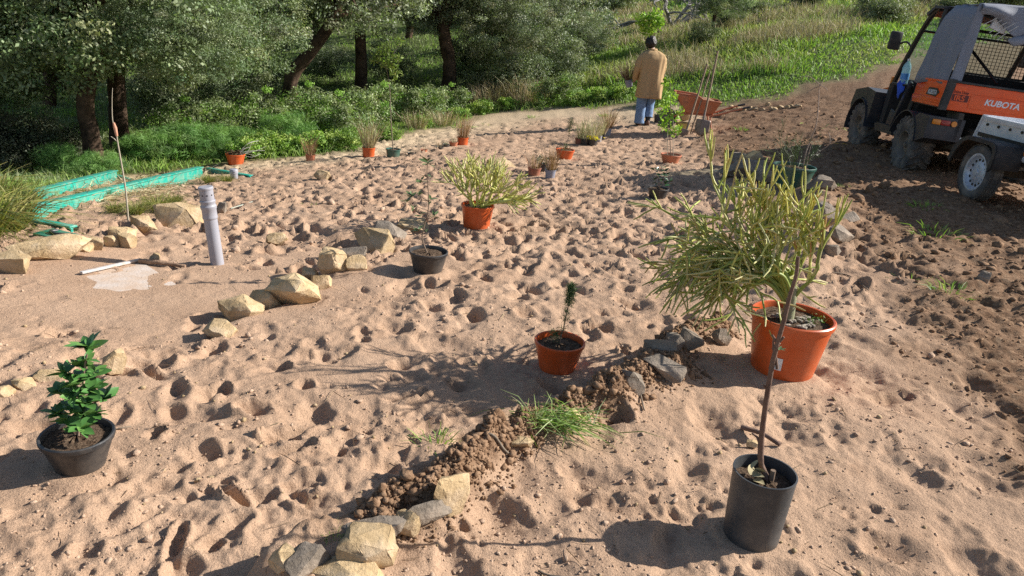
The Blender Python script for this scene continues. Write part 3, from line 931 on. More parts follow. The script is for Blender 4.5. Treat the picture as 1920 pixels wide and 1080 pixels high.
# ------------------------------------------------------------------ pots
DUST = (.42, .30, .21)
TERRA = pmat('terracotta_plastic', (.46, .070, .010), (.53, .090, .015), 6, .36, .05, 40, dirt=DUST, dscale=7, damt=.12)
TERRA2 = pmat('faded_terracotta_plastic', (.42, .125, .060), (.48, .16, .08), 6, .5, .05, 40, dirt=DUST, dscale=9, damt=.3)
BROWNP = pmat('brown_plastic', (.24, .075, .045), (.30, .10, .06), 6, .5, .05, 40, dirt=DUST, dscale=9, damt=.3)
BLACKP = pmat('black_plastic', (.018, .019, .021), (.030, .031, .034), 9, .42, .12, 160, dirt=(.16, .13, .105), dscale=9, damt=.38)
SLATE = pmat('weathered_black_plastic', (.026, .030, .034), (.052, .057, .063), 5, .5, .08, 50, dirt=(.13, .12, .11), dscale=5, damt=.5)
GREYP = pmat('grey_plastic', (.25, .26, .30), (.32, .33, .37), 6, .5, .05, 40, dirt=DUST, dscale=9, damt=.25)
BLUEP = pmat('blue_grey_plastic', (.17, .19, .26), (.22, .24, .31), 6, .5, .05, 40, dirt=DUST, dscale=9, damt=.25)
GREENP = pmat('green_plastic', (.012, .075, .060), (.018, .095, .075), 6, .35, .05, 40, dirt=DUST, dscale=7, damt=.22)
SOIL = pmat('potting_soil', (.028, .018, .012), (.10, .062, .040), 90, .95, 1.0, 120, spec=.1, dirt=(.22, .16, .11), dscale=60, damt=.7)
STEMG = pmat('stem_bark', (.15, .105, .075), (.26, .19, .14), 18, .85, .4, 70, spec=.15)
STEMD = pmat('dark_stem_bark', (.10, .060, .045), (.19, .125, .095), 16, .8, .5, 60, spec=.2)
CANE = pmat('cane', (.30, .26, .19), (.42, .37, .28), 12, .7, .2, 60)
PLEAF = pmat('broad_leaf', (.045, .135, .032), (.095, .215, .050), 10, .40, .1, 40, spec=.5)
PLEAFB = pmat('young_broad_leaf', (.075, .175, .040), (.14, .26, .062), 10, .42, .1, 40)
PLEAF2 = pmat('olive_leaf', (.075, .125, .042), (.12, .175, .062), 10, .45, .1, 40)
STICK = pmat('paper_sticker', (.55, .58, .62), (.72, .74, .76), 60, .6)

def pot_parts(t, R1, R0, h, mat_, rim=.012, lip='round', full=.86, ribs=0, wob=0.0, thick=.004, n=44):
    """pot and soil as parts of t; returns the soil height"""
    mb = MB()
    pr = [(R0 * .9, -.012), (R0, 0.0)]
    steps = 8
    hb = h - rim * (1.6 if lip != 'none' else .1)
    for i in range(1, steps + 1):
        f = i / steps
        rr = R0 + (R1 - rim * (.55 if lip != 'none' else 0) - R0) * f
        if ribs and .05 < f < .95:
            rr += .0010 * (i % 2)
        pr.append((rr, hb * f))
    if lip == 'round':
        pr += [(R1 - rim * .15, hb + rim * .15), (R1, h - rim * .9), (R1, h - rim * .25), (R1 - rim * .3, h), (R1 - rim * .75, h - rim * .1)]
    elif lip == 'band':
        pr += [(R1, hb + rim * .1), (R1, h), (R1 - rim * .35, h + .001)]
    else:
        pr += [(R1 + .0015, h - .003), (R1 + .001, h), (R1 - thick, h)]
    zin = h * full
    rin = R0 + (R1 - R0) * full - thick - rim * .5 * (lip != 'none')
    pr += [(R1 - rim * .9 - thick if lip != 'none' else R1 - thick, h - rim * 1.8 if lip != 'none' else h - .01), (rin, zin - .03)]
    mb.lathe(pr, n, wob=wob, cap0=True)
    mb.build('pot', mat_, t, 40)
    sb = MB()
    k = max(6, min(14, int(rin / .012)))
    vs, fs = [], []
    for i in range(k + 1):
        rr = rin * 1.01 * i / k
        for j in range(28):
            a = 2 * math.pi * j / 28
            vs.append((rr * math.cos(a), rr * math.sin(a), zin - .006 + .012 * min(1, rin / .1) * (random.random() - .4) + (.008 * (1 - i / k)) * min(1, rin / .1)))
    for i in range(k):
        for j in range(28):
            fs.append((i * 28 + j, i * 28 + (j + 1) % 28, (i + 1) * 28 + (j + 1) % 28, (i + 1) * 28 + j))
    sb.add(vs, fs).build('soil', SOIL, t, 30)
    return zin

def potted(key, name, label, mat_, cat='potted plant', tilt=(0, 0), **kw):
    p, R1, R0, h = POTINFO[key]
    z = float(gz(p[0], p[1]))
    t = empty(name, (p[0], p[1], z - .004), 0, label, cat, kw.pop('group', None), rot=(tilt[0], tilt[1], 0))
    zs = pot_parts(t, R1, R0, h, mat_, rim=kw.pop('rim', min(.02, max(.006, R1 * .1))), **kw)
    return t, zs, R1, h

def W2L(t, px, py, dy=0.0):
    """pixel to a point, local to thing t, on the upright plane through t facing the camera"""
    o = np.array(t.location)
    d = ray(px, py)
    fw = np.array([o[0], o[1], 0.0]); fw /= np.linalg.norm(fw)
    k = (o - CAM) @ fw / (d @ fw)
    q = CAM + d * k - o + fw * dy
    return q

def leaf_mesh(name, L, W, mat_, curl=.15, n=6, fold=.25, tip=1.0):
    """one leaf lying along +X from its stalk, folded a little along the midrib"""
    mb = MB()
    vs, fs = [], []
    for i in range(n + 1):
        f = i / n
        w = W / 2 * math.sin(math.pi * min(1, f ** .8 * .97 + .03)) ** .8 if 0 < f < 1 else (.0012 if f == 0 else .0008)
        z = -curl * L * f * f
        vs += [(L * f, -w, z + w * fold), (L * f, 0, z), (L * f, w, z + w * fold)]
    for i in range(n):
        for k in (0, 1):
            fs.append((i * 3 + k, (i + 1) * 3 + k, (i + 1) * 3 + k + 1, i * 3 + k + 1))
    mb.add(vs, fs)
    return mb.mesh(name, mat_, 80)

def put_leaf(me, parent, p, d, roll=0.0, s=1.0, name='leaf'):
    o = bpy.data.objects.new(name, me)
    link(o, parent)
    d = Vector(d).normalized()
    up = Vector((0, 0, 1))
    y = up.cross(d)
    if y.length < .05: y = Vector((0, 1, 0))
    y.normalize(); z = d.cross(y)
    q = Matrix((d, y, z)).transposed().to_4x4() @ Matrix.Rotation(roll, 4, 'X')
    o.matrix_local = Matrix.Translation(Vector(p)) @ q @ Matrix.Scale(s, 4)
    return o

# ---- 1 bare young tree in the tall black pot, front right
t, zs, R1, h = potted('front', 'potted_bare_tree', 'bare young tree with one crooked stem in tall dark cylinder pot', SLATE, lip='none', full=.86, wob=.012)
mb = MB()
pix = [(1440, 905), (1436, 893), (1428, 870), (1427, 835), (1432, 790), (1440, 730), (1449, 680), (1459, 640), (1470, 600), (1483, 555), (1493, 515), (1497, 482)]
pts = [W2L(t, *q) for q in pix]
pts[0] = np.array([pts[0][0], pts[0][1], zs - .03])
pts = [Vector(p) + Vector((random.uniform(-.002, .002), random.uniform(-.004, .004), 0)) for p in pts]
sp = smooth_path(pts, 4)
nr = len(sp)
mb.tube(sp, [(.0108 - .0058 * i / nr) * (1 + .12 * math.sin(i * 2.2) * (i % 4 == 0)) for i in range(nr)], 10)
trunk = mb.build('trunk', STEMD, t, 70)
mb = MB()
mb.tube([W2L(t, 1446, 900), W2L(t, 1449, 888), W2L(t, 1450, 882)], [.009, .008, .0085], 9)
mb.build('pruned_stub', STEMG, t, 60)
for q in ([(1457, 692), (1455, 672), (1450, 655), (1450, 640), (1452, 632)], [(1449, 655), (1456, 648), (1463, 644)], [(1455, 640), (1448, 628)], [(1462, 640), (1470, 632)], [(1440, 730), (1432, 722)], [(1428, 840), (1420, 820), (1410, 812)]):
    mb = MB(); mb.tube([W2L(t, *k) for k in q], [.005 - .0028 * i / len(q) for i in range(len(q))], 7)
    mb.build('twig', STEMD, t, 70)
lm = leaf_mesh('leaf', .022, .009, PLEAF2)
for k in range(6):
    put_leaf(lm, t, W2L(t, 1461, 655) + np.array([0, -.004, 0]), (math.cos(k * 1.05), math.sin(k * 1.05), .5), 0, .9)
dl = leaf_mesh('dry_leaf', .045, .028, pmat('dry_leaf', (.30, .25, .13), (.45, .38, .22), 20, .8), .25)
for k in range(7):
    put_leaf(dl, t, (-.055 + .03 * random.random(), -.02 + .05 * random.random(), zs + .005 + .006 * k), (random.uniform(-1, 1), random.uniform(-1, 1), random.uniform(-.1, .6)), random.uniform(-1, 1), 1, 'dry_leaf')

# ---- pencil cactus shrubs
PENC = leafmat('pencil_stem', rough=.5, trans=.04, spec=.35)
def pencil_branch(t, start, d, L, r, depth, g, upb, pal, tips, name='branch', spread=.55, nchild=(3, 5), steer=None):
    mb = MB(); mb.curc = (0, 0, 0)
    def grow(p, d, L, r, dep):
        q = [np.array(p, float)]
        dd = unit(np.array(d, float))
        k = 4
        for s in range(k):
            dd = unit(dd + g.normal(size=3) * .15 + np.array([0, 0, upb * .16]) + (0 if steer is None else steer * .10))
            q.append(q[-1] + dd * L / k)
        cc = np.array(pal[g.integers(0, len(pal))]) * (1 + g.normal() * .12)
        if dep == 0 and g.random() < tips[1]: cc = cc * .45 + np.array(tips[0]) * .55
        elif dep == 0 and g.random() < .3: cc = cc * .7 + np.array((.36, .31, .16)) * .3
        mb.curc = tuple(np.clip(cc, .01, 1))
        mb.tube(q, [r, r * .98, r * .95, r * .92, r * .70], 6)
        if dep > 0:
            for _ in range(int(g.integers(nchild[0], nchild[1] + 1))):
                grow(q[-1] - dd * r * .3, unit(dd + g.normal(size=3) * spread), L * g.uniform(.65, 1.05), r * g.uniform(.70, .84), dep - 1)
            if g.random() < .25:
                grow(q[2], unit(dd + g.normal(size=3) * spread * 1.3), L * g.uniform(.5, .85), r * .7, dep - 1)
    grow(start, d, L, r, depth)
    return mb.build(name, PENC, t, 60)

PAL_O = [(.36, .40, .080), (.46, .46, .13), (.255, .315, .068), (.50, .48, .21)]
PAL_Y = [(.45, .46, .10), (.52, .51, .15), (.37, .41, .085), (.56, .53, .22)]
g8 = np.random.default_rng(21)
t, zs, R1, h = potted('bigcactus', 'potted_pencil_cactus', 'big sprawling pencil cactus drooping over one side of large terracotta pot', TERRA, full=.9)
mb = MB()
c0 = np.array([-.03, .0, zs])
mb.tube([c0 + (0, 0, -.04), c0 + (.004, 0, .03), c0 + (.0, 0, .10), c0 + (-.006, 0, .17)], [.036, .030, .027, .022], 12)
mb.build('trunk', pmat('pencil_trunk', (.16, .18, .08), (.27, .27, .15), 12, .8, .3, 40, dirt=(.22, .19, .14), dscale=14, damt=.6), t, 60)
def pencil_stem(end_px, dy, mode, n, z0=.10, r=.010, L=.135):
    """one thick stem rising from the trunk, its upper part set with pencil-thin shoots"""
    mb = MB(); mb.curc = tuple(np.array(PAL_O[2]) * .9)
    a = c0 + np.array([g8.normal() * .006, g8.normal() * .006, z0])
    e = W2L(t, *end_px, dy=dy)
    m1 = a * .62 + e * .38 + np.array([0, 0, .06 if mode != 'up' else .0]); m2 = a * .25 + e * .75 + np.array([0, 0, .05 if mode != 'up' else -.02])
    sp = smooth_path([a, m1, m2, e], 5)
    mb.tube(sp, [r * (1 - .35 * k / len(sp)) for k in range(len(sp))], 8)
    def shoot(p, d, L, r, dep):
        q = [np.array(p)]; dd = unit(np.array(d, float))
        for s_ in range(4):
            dd = unit(dd + g8.normal(size=3) * .11 + (np.array([0, 0, .08]) if mode == 'up' else np.array([0, 0, -.05 if mode == 'droop' else 0])))
            q.append(q[-1] + dd * L / 4)
        cc = np.array(PAL_O[g8.integers(0, 4)]) * (1 + g8.normal() * .12)
        if dep == 0:
            z = g8.random()
            if mode == 'up': cc = cc * .6 + np.array((.60, .50, .10)) * .4 if z < .5 else (cc * .4 + np.array((.52, .20, .09)) * .6 if z < .62 else cc)
            elif z < .22: cc = cc * .5 + np.array((.42, .28, .16)) * .5
        mb.curc = tuple(np.clip(cc, .01, 1))
        mb.tube(q, [r, r, r * .95, r * .9, r * .6], 6)
        if dep:
            for _ in range(int(g8.integers(2, 5))):
                shoot(q[-1] - dd * r * .4, unit(dd * .9 + g8.normal(size=3) * (.26 if mode == 'up' else .48)), L * g8.uniform(.7, 1.15), r * .82, dep - 1)
    for k in range(n):
        f = .45 + .55 * (k + 1) / n
        p = np.array(sp[min(len(sp) - 1, int(f * (len(sp) - 1)))])
        base = {'up': (-.03, 0, 1.0), 'left': (-.85, 0, .12), 'droop': (-.45, -.1, -.45), 'mix': (-.35, 0, .5)}[mode]
        spd = {'up': .24, 'left': .42, 'droop': .45, 'mix': .6}[mode]
        shoot(p, unit(np.array(base) + g8.normal(size=3) * spd), L * g8.uniform(.75, 1.15), .0062, 2 if k % 3 == 0 else 1)
    return mb.build('branch', PENC, t, 60)
for (ep, dy, mode, n) in [
 ((1352, 395), .02, 'up', 8), ((1425, 420), -.04, 'up', 9), ((1510, 470), .03, 'up', 5), ((1535, 500), -.02, 'up', 5), ((1485, 500), .08, 'up', 4), ((1460, 470), -.08, 'up', 6), ((1395, 450), .10, 'up', 6),
 ((1300, 425), .05, 'left', 8), ((1340, 460), -.06, 'left', 9), ((1372, 500), .04, 'left', 9), ((1310, 500), .10, 'left', 8), ((1395, 520), -.10, 'left', 7),
 ((1350, 520), -.04, 'droop', 8), ((1385, 550), .03, 'droop', 7), ((1320, 470), -.02, 'droop', 8), ((1290, 455), .12, 'droop', 7),
 ((1410, 470), .0, 'mix', 10), ((1440, 510), -.12, 'mix', 8), ((1380, 430), -.02, 'mix', 8), ((1470, 520), .12, 'mix', 6)]:
    pencil_stem(ep, dy, mode, n, z0=g8.uniform(.05, .15))
for k in range(5):
    x = -.02 + .1 * k
st = MB(); a0 = R(-118)
def stick(u, v):
    a = a0 + (u - .5) * .18; z = .045 + v * .07
    rr = .001 + (R1 * .75 + (R1 - R1 * .75) * z / h) + .004
    return (rr * math.cos(a), rr * math.sin(a), z)
p_, R1_, R0_, h_ = POTINFO['bigcactus']
def stick(u, v):
    a = a0 + (u - .5) * .20; z = .05 + v * .065
    rr = R0_ + (R1_ - .011 - R0_) * z / (h_ - .03) + .0025
    return (rr * math.cos(a), rr * math.sin(a), z)
st.grid(stick, 6, 2).build('price_sticker', STICK, t)
mb = MB()
for k in range(26):
    a = 2 * math.pi * random.random(); q = R1 * .5 * math.sqrt(random.random())
    mb.box((-.0 + q * math.cos(a), q * math.sin(a) - .02, zs + .008), (.03, .014, .012), Matrix.Rotation(random.random() * 3, 3, 'Z'), .003)
mb.build('bark_chips', pmat('bark_chips', (.16, .13, .10), (.36, .31, .25), 40, .9, .6), t)['kind'] = 'stuff'
for k in range(3):
    mb = MB(); mb.curc = (.10, .17, .03)
    b0 = np.array([.06 + .035 * k, -.05 + .02 * k, zs])
    for j in range(24):
        q = b0 + g8.normal(size=3) * .014 + np.array([0, 0, .022])
        mb.add([q, q + g8.normal(size=3) * .007, q + g8.normal(size=3) * .007], [(0, 1, 2)])
    mb.tube([b0, b0 + (0, 0, .03)], .0012, 5)
    mb.build('seedling_weed', HERB, t, 0)

t, zs, R1, h = potted('midcactus', 'potted_pencil_cactus', 'yellow-green pencil cactus filling mid-sized orange pot with dented rim', TERRA, full=.9)
for k in range(22):
    a = k * 2.4
    if k < 5:
        d = (.65 + .2 * random.random(), .3 * math.sin(a), .62); ub = -.1; st_ = np.array((.7, 0, -.5)); L = .20
    else:
        d = (.55 * math.cos(a), .45 * math.sin(a), 1.0); ub = .35; st_ = None; L = .175
    if k < 2: st_ = np.array((.6, 0, .8))
    pencil_branch(t, (R1 * .35 * math.cos(a), R1 * .35 * math.sin(a), zs - .01), d, L, .0085, 2, g8, ub, PAL_Y, ((.50, .46, .24), .4), steer=st_, spread=.34, nchild=(3, 4))

# ---- conifer seedling in the small orange pot
t, zs, R1, h = potted('conifer', 'potted_conifer_seedling', 'wispy conifer seedling in small ribbed orange pot', TERRA, ribs=1, full=.84)
pts = [W2L(t, 1050, 648), W2L(t, 1052, 630), W2L(t, 1058, 610), W2L(t, 1063, 585), W2L(t, 1068, 560), W2L(t, 1071, 540)]
pts[0][2] = zs - .01
mb = MB(); sp = smooth_path(pts, 4); mb.tube(sp, [.0035 - .002 * i / len(sp) for i in range(len(sp))], 7); mb.build('stem', STEMG, t, 60)
gg = np.random.default_rng(31)
P, D = [], []
for f, m_, s_ in [(3, 26, .03), (4, 60, .035), (5, 90, .035), (6, 60, .03), (10, 70, .04), (12, 60, .035), (15, 190, .045), (17, 260, .05), (19, 260, .05), (20, 160, .045)]:
    f = min(f, len(sp) - 1)
    for _ in range(m_):
        P.append(np.array(sp[f]) + gg.normal(size=3) * np.array([.010, .010, .012]) + (np.array([-.03, 0, 0]) if f in (3, 4, 5) else 0)); D.append(gg.normal(size=3) + np.array([0, 0, .9]))
P, D = np.array(P), np.array(D)
V, Fq = blade_arrays(P, D, gg.uniform(.012, .032, len(P)), .0022, .2, gg)
link(bpy.data.objects.new('needles', np_mesh('needles', V, Fq, HERB, False, np.repeat(palette_cols(len(P), [(.075, .135, .055), (.11, .17, .075), (.09, .14, .05)], gg), 6, 0))), t)

# ---- broad-leaved shrub in the shallow black pot, left
t, zs, R1, h = potted('leafy', 'potted_leafy_shrub', 'shrub with broad glossy green leaves in wide black pot', BLACKP, full=.88, rim=.014)
mb = MB()
stem = smooth_path([np.array([.0, 0, zs - .02]), W2L(t, 150, 770), W2L(t, 155, 720), W2L(t, 160, 680), W2L(t, 166, 655)], 4)
mb.tube(stem, [.005 - .0025 * i / len(stem) for i in range(len(stem))], 8)
whorls = [(W2L(t, 150, 690, .02), 5, .85, .1), (W2L(t, 178, 700, .01), 5, .85, .1), (W2L(t, 140, 718, -.02), 5, .9, .0), (W2L(t, 182, 735, .04), 5, .9, .0), (W2L(t, 160, 745, -.05), 6, .95, .0), (W2L(t, 128, 758, -.02), 5, .9, .0), (W2L(t, 166, 652), 8, 1.15, .3), (W2L(t, 163, 680, .01), 5, .8, .0), (W2L(t, 125, 705, .02), 6, .95, .1), (W2L(t, 145, 705), 6, .9, .0), (W2L(t, 135, 735, -.03), 7, .95, 0), (W2L(t, 168, 725, -.03), 7, 1.0, 0),
          (W2L(t, 195, 748), 7, 1.0, .2), (W2L(t, 178, 770, -.02), 6, .9, 0), (W2L(t, 108, 775), 6, .85, .1), (W2L(t, 150, 765, -.03), 7, .9, 0), (W2L(t, 150, 790, -.05), 8, 1.1, -.1), (W2L(t, 165, 785, .03), 6, .9, 0), (W2L(t, 125, 790, .0), 6, .9, 0), (W2L(t, 140, 750, .05), 6, .9, 0), (W2L(t, 112, 740, .03), 5, .8, 0)]
for (q, k, s_, up) in whorls:
    j = min(range(len(stem)), key=lambda i: (Vector(stem[i]) - Vector(q)).length + max(0, stem[i][2] - q[2]) * 2)
    mid = (np.array(stem[j]) + np.array(q)) / 2 + np.array([0, 0, -.008])
    mb.tube([stem[j], mid, q], [.0028, .0024, .002], 6)
mb.build('stem', STEMG, t, 60)
LV = [leaf_mesh('leaf', .058, .031, PLEAF, .10), leaf_mesh('leaf', .048, .028, PLEAFB, -.05), leaf_mesh('leaf', .042, .026, PLEAF, .25)]
for wi, (q, k, s_, up) in enumerate(whorls):
    for j in range(k + 4):
        a = 2 * math.pi * j / (k + 4) + wi * .7 + random.uniform(-.3, .3)
        put_leaf(LV[(wi + j) % 3], t, np.array(q) + np.array([0, 0, random.uniform(-.006, .006)]), (math.cos(a), math.sin(a), random.uniform(-.15, .75) + up), random.uniform(-.7, .7), s_ * random.uniform(.9, 1.3))

# ---- thin sapling with small leaves in the black pot by the stone row
t, zs, R1, h = potted('midblack', 'potted_sapling', 'thin crooked sapling with sparse olive leaves in round black pot', BLACKP, full=.88)
mb = MB()
stem = smooth_path([np.array([0, 0, zs - .02]), W2L(t, 792, 450), W2L(t, 795, 425), W2L(t, 803, 395), W2L(t, 803, 360), W2L(t, 801, 330), W2L(t, 801, 308)], 4)
mb.tube(stem, [.0055 - .0035 * i / len(stem) for i in range(len(stem))], 8)
LS = [leaf_mesh('leaf', .052, .019, PLEAF2, .1), leaf_mesh('leaf', .042, .017, PLEAF2, -.05)]
tw = [(W2L(t, 801, 305), 9, 1.25), (W2L(t, 800, 330, .02), 4, .9), (W2L(t, 790, 340), 6, 1.0), (W2L(t, 770, 368), 8, 1.0), (W2L(t, 785, 365), 7, .9), (W2L(t, 762, 380, .03), 7, 1.0), (W2L(t, 808, 375), 5, .9), (W2L(t, 815, 405), 6, .9), (W2L(t, 790, 400, -.04), 6, .9), (W2L(t, 785, 430), 6, 1.0), (W2L(t, 800, 432, -.03), 3, .9), (W2L(t, 775, 395, .05), 5, .9)]
for (q, k, s_) in tw:
    j = min(range(4, len(stem)), key=lambda i: (Vector(stem[i]) - Vector(q)).length + max(0, stem[i][2] - q[2] + .02) * 3)
    mb.tube([stem[j], (np.array(stem[j]) + np.array(q)) / 2 + np.array([0, 0, -.005]), q], [.0022, .002, .0014], 6)
mb.build('stem', STEMG, t, 60)
for wi, (q, k, s_) in enumerate(tw):
    for j in range(k):
        a = 2 * math.pi * j / k + wi + random.uniform(-.4, .4)
        put_leaf(LS[(wi + j) % 2], t, np.array(q) + np.array([0, 0, random.uniform(-.012, .012)]), (math.cos(a), math.sin(a), random.uniform(-.2, .9)), random.uniform(-.7, .7), s_ * random.uniform(.75, 1.15))

# ---- generic small plants
def foliage_part(t, P, Nr, L, W, pal, mat_, seed, name='foliage'):
    g = np.random.default_rng(seed)
    V, Fq = leaf_arrays(np.array(P), np.array(Nr), L * g.uniform(.7, 1.25, len(P)), W * g.uniform(.7, 1.2, len(P)), g)
    c = palette_cols(len(P), pal, g, .18)
    o = link(bpy.data.objects.new(name, np_mesh(name, V, Fq, mat_, False, np.repeat(c, 4, 0))), t)
    o['kind'] = 'stuff'
    return o

def grass_part(t, zs, r, n, h, W, pal, seed, lean=.35, bend=.2, name='dry_stems', mat_=None):
    g = np.random.default_rng(seed)
    a = g.uniform(0, 6.283, n); q = np.sqrt(g.random(n))
    P = np.stack([np.cos(a) * q * r, np.sin(a) * q * r, np.full(n, zs - .01)], 1)
    D = np.stack([np.cos(a) * q * lean, np.sin(a) * q * lean, np.ones(n)], 1) + g.normal(size=(n, 3)) * .10
    V, Fq = blade_arrays(P, D, h * g.uniform(.45, 1.1, n), W * g.uniform(.7, 1.3, n), bend * g.uniform(0, 1.5, n), g)
    return link(bpy.data.objects.new(name, np_mesh(name, V, Fq, mat_ or STRAW, False, np.repeat(palette_cols(n, pal, g, .2), 6, 0))), t)

RUST = [(.30, .17, .09), (.36, .22, .12), (.24, .13, .07), (.40, .29, .18)]
# glossy shrub
t, zs, R1, h = potted('glossy', 'potted_glossy_shrub', 'small dark glossy-leaved shrub in black pot before faded terracotta pot', BLACKP)
mb = MB(); gg = np.random.default_rng(41)
for k in range(5):
    e = W2L(t, 1225 + 9 * k, 312 + 8 * abs(k - 2.4), .02 * (k % 2))
    mb.tube([np.array([0, 0, zs - .01]), (np.array([0, 0, zs]) + e) / 2, e], [.004, .003, .002], 6)
mb.build('stem', STEMG, t, 60)
LG = [leaf_mesh('leaf', .058, .030, pmat('glossy_leaf', (.020, .065, .020), (.04, .10, .03), 10, .28, .1, 40), .1)]
for k in range(46):
    q = W2L(t, gg.uniform(1224, 1258), gg.uniform(312, 350), gg.normal() * .04)
    a = gg.uniform(0, 6.28)
    put_leaf(LG[0], t, q, (math.cos(a), math.sin(a), gg.uniform(-.1, .9)), gg.uniform(-.8, .8), gg.uniform(.8, 1.15))

# tall sapling with bright crown, two canes
def tall_sapling(t, zs, pix, crown_pix, pal, n, seed, lower=(), r=.006, leafs=(.055, .028)):
    g = np.random.default_rng(seed)
    pts = [np.array([0, 0, zs - .02])] + [W2L(t, *q) for q in pix]
    sp = smooth_path(pts, 5)
    mb = MB(); mb.tube(sp, [r * (1 - .6 * i / len(sp)) for i in range(len(sp))], 8)
    P, Nr = [], []
    top = np.array(sp[-1])
    for (cx, cy, rad, m_) in crown_pix:
        c = W2L(t, cx, cy); k = rad * mpp(np.array(t.location))
        mb.tube([top, (top + c) / 2 + (0, 0, .02), c], [.0035, .003, .002], 6)
        q = c + unit(g.normal(size=(m_, 3))) * (g.random((m_, 1)) ** .45) * k
        P.append(q); Nr.append(g.normal(size=(m_, 3)) + np.array([0, -.2, .6]))
    for (cx, cy, rad, m_) in lower:
        c = W2L(t, cx, cy); k = rad * mpp(np.array(t.location))
        j = min(range(len(sp)), key=lambda i: np.linalg.norm(np.array(sp[i]) - c) + max(0, sp[i][2] - c[2]) * 2)
        mb.tube([sp[j], (np.array(sp[j]) + c) / 2, c], [.0028, .0024, .0016], 6)
        q = c + unit(g.normal(size=(m_, 3))) * (g.random((m_, 1)) ** .45) * k
        P.append(q); Nr.append(g.normal(size=(m_, 3)) + np.array([0, -.2, .6]))
    mb.build('stem', TWIG, t, 60)
    foliage_part(t, np.concatenate(P), np.concatenate(Nr), leafs[0], leafs[1], pal, HERB, seed)
BRIGHT = [(.24, .40, .035), (.30, .48, .05), (.18, .32, .04), (.36, .50, .08)]
LIME = [(.27, .34, .05), (.33, .38, .07), (.20, .28, .05)]
t, zs, R1, h = potted('tallsap', 'potted_tall_sapling', 'tall whip sapling with bright green top and canes in faded terracotta pot', TERRA2)
tall_sapling(t, zs, [(1256, 250), (1257, 200), (1257, 165), (1254, 120), (1247, 85), (1236, 62)], [(1222, 45, 22, 260), (1205, 38, 15, 150), (1228, 30, 15, 150), (1212, 55, 13, 110), (1238, 42, 10, 70)], BRIGHT, 0, 51,
             lower=[(1250, 155, 12, 45), (1243, 205, 15, 70), (1258, 185, 15, 70), (1268, 215, 13, 50), (1245, 235, 13, 50), (1262, 245, 13, 50), (1250, 222, 13, 60), (1275, 205, 8, 14), (1272, 240, 9, 18)])
for (px, y0, y1) in ((1252, 288, 230), (1263, 288, 195)):
    mb = MB(); mb.tube([W2L(t, px, y0) * np.array([1, 1, 0]) + (0, 0, zs - .02), W2L(t, px + (0 if px < 1260 else -1), y1)], .005, 7); mb.build('cane', CANE, t)
t, zs, R1, h = potted('greens', 'potted_slender_tree', 'slender pale-stemmed tree with feathery green top in small dark green pot', GREENP)
tall_sapling(t, zs, [(734, 240), (732, 200), (731, 170), (728, 145), (724, 128)], [(722, 115, 15, 130), (708, 100, 12, 80), (735, 118, 13, 90), (716, 92, 10, 50), (728, 98, 11, 50), (742, 140, 13, 70), (752, 78, 8, 26), (746, 108, 9, 40), (700, 112, 9, 40)], [(.17, .24, .05), (.22, .29, .06), (.13, .19, .045)], 0, 52, r=.008, leafs=(.07, .022))

# green pot with broom-like plant and a bare branch
t, zs, R1, h = potted('green', 'potted_broom', 'broom-like green plant with bare pale branch in large dark green pot', GREENP, full=.88)
gg = np.random.default_rng(61)
for k in range(16):
    mb = MB(); mb.curc = (.075 + .03 * gg.random(), .115 + .03 * gg.random(), .045)
    a = gg.uniform(0, 6.28); d = np.array([math.cos(a) * .55 - .12, math.sin(a) * .4, 1.0])
    p0 = np.array([math.cos(a) * R1 * .4, math.sin(a) * R1 * .4, zs - .01]); L = gg.uniform(.16, .36)
    def spr(p, d, L, r, dep):
        q = [p]
        for s in range(3):
            d = unit(d + gg.normal(size=3) * .15); q.append(q[-1] + d * L / 3)
        mb.tube(q, [r, r * .9, r * .8, r * .5], 5)
        if dep:
            for _ in range(4): spr(q[int(gg.integers(1, 4))], unit(d + gg.normal(size=3) * .5), L * .5, r * .7, dep - 1)
    spr(p0, unit(d), L, .0032, 2)
    mb.build('shoot', PENC, t, 60)
mb = MB()
for pix in ([(1505, 318), (1510, 290), (1520, 262), (1530, 235), (1534, 205), (1536, 165), (1538, 158)], [(1512, 312), (1516, 290), (1523, 265)], [(1538, 160), (1528, 150), (1515, 143), (1500, 145)], [(1538, 160), (1545, 148), (1558, 138)], [(1537, 162), (1525, 166), (1512, 175)], [(1538, 160), (1548, 165), (1552, 170)], [(1516, 300), (1535, 285), (1553, 273), (1560, 262), (1575, 248)], [(1556, 270), (1556, 255), (1552, 247)]):
    pp = smooth_path([W2L(t, *q) for q in pix], 3)
    if pix[0][1] > 311: pp[0] = np.array([pp[0][0], pp[0][1], zs - .02])
    mb.tube(pp, [.0062 - .0030 * i / len(pp) for i in range(len(pp))] if len(pix) > 5 else [.0042 - .0022 * i / len(pp) for i in range(len(pp))], 7)
mb.build('bare_branch', pmat('pale_bark', (.24, .17, .13), (.40, .32, .27), 14, .8, .3), t, 60)
ll = leaf_mesh('leaf', .06, .022, pmat('yellow_green_leaf', (.25, .31, .05), (.34, .40, .08), 10, .5), .15)
for (px, py, dx) in ((1548, 240, -1), (1548, 238, .4), (1552, 246, .6), (1575, 242, 1), (1572, 245, -.6), (1578, 240, .8), (1572, 270, -.8), (1578, 269, .9), (1500, 232, .5)):
    put_leaf(ll, t, W2L(t, px, py), (dx, random.uniform(-.5, .5), random.uniform(-.2, .8)), random.uniform(-.5, .5), 1.0)

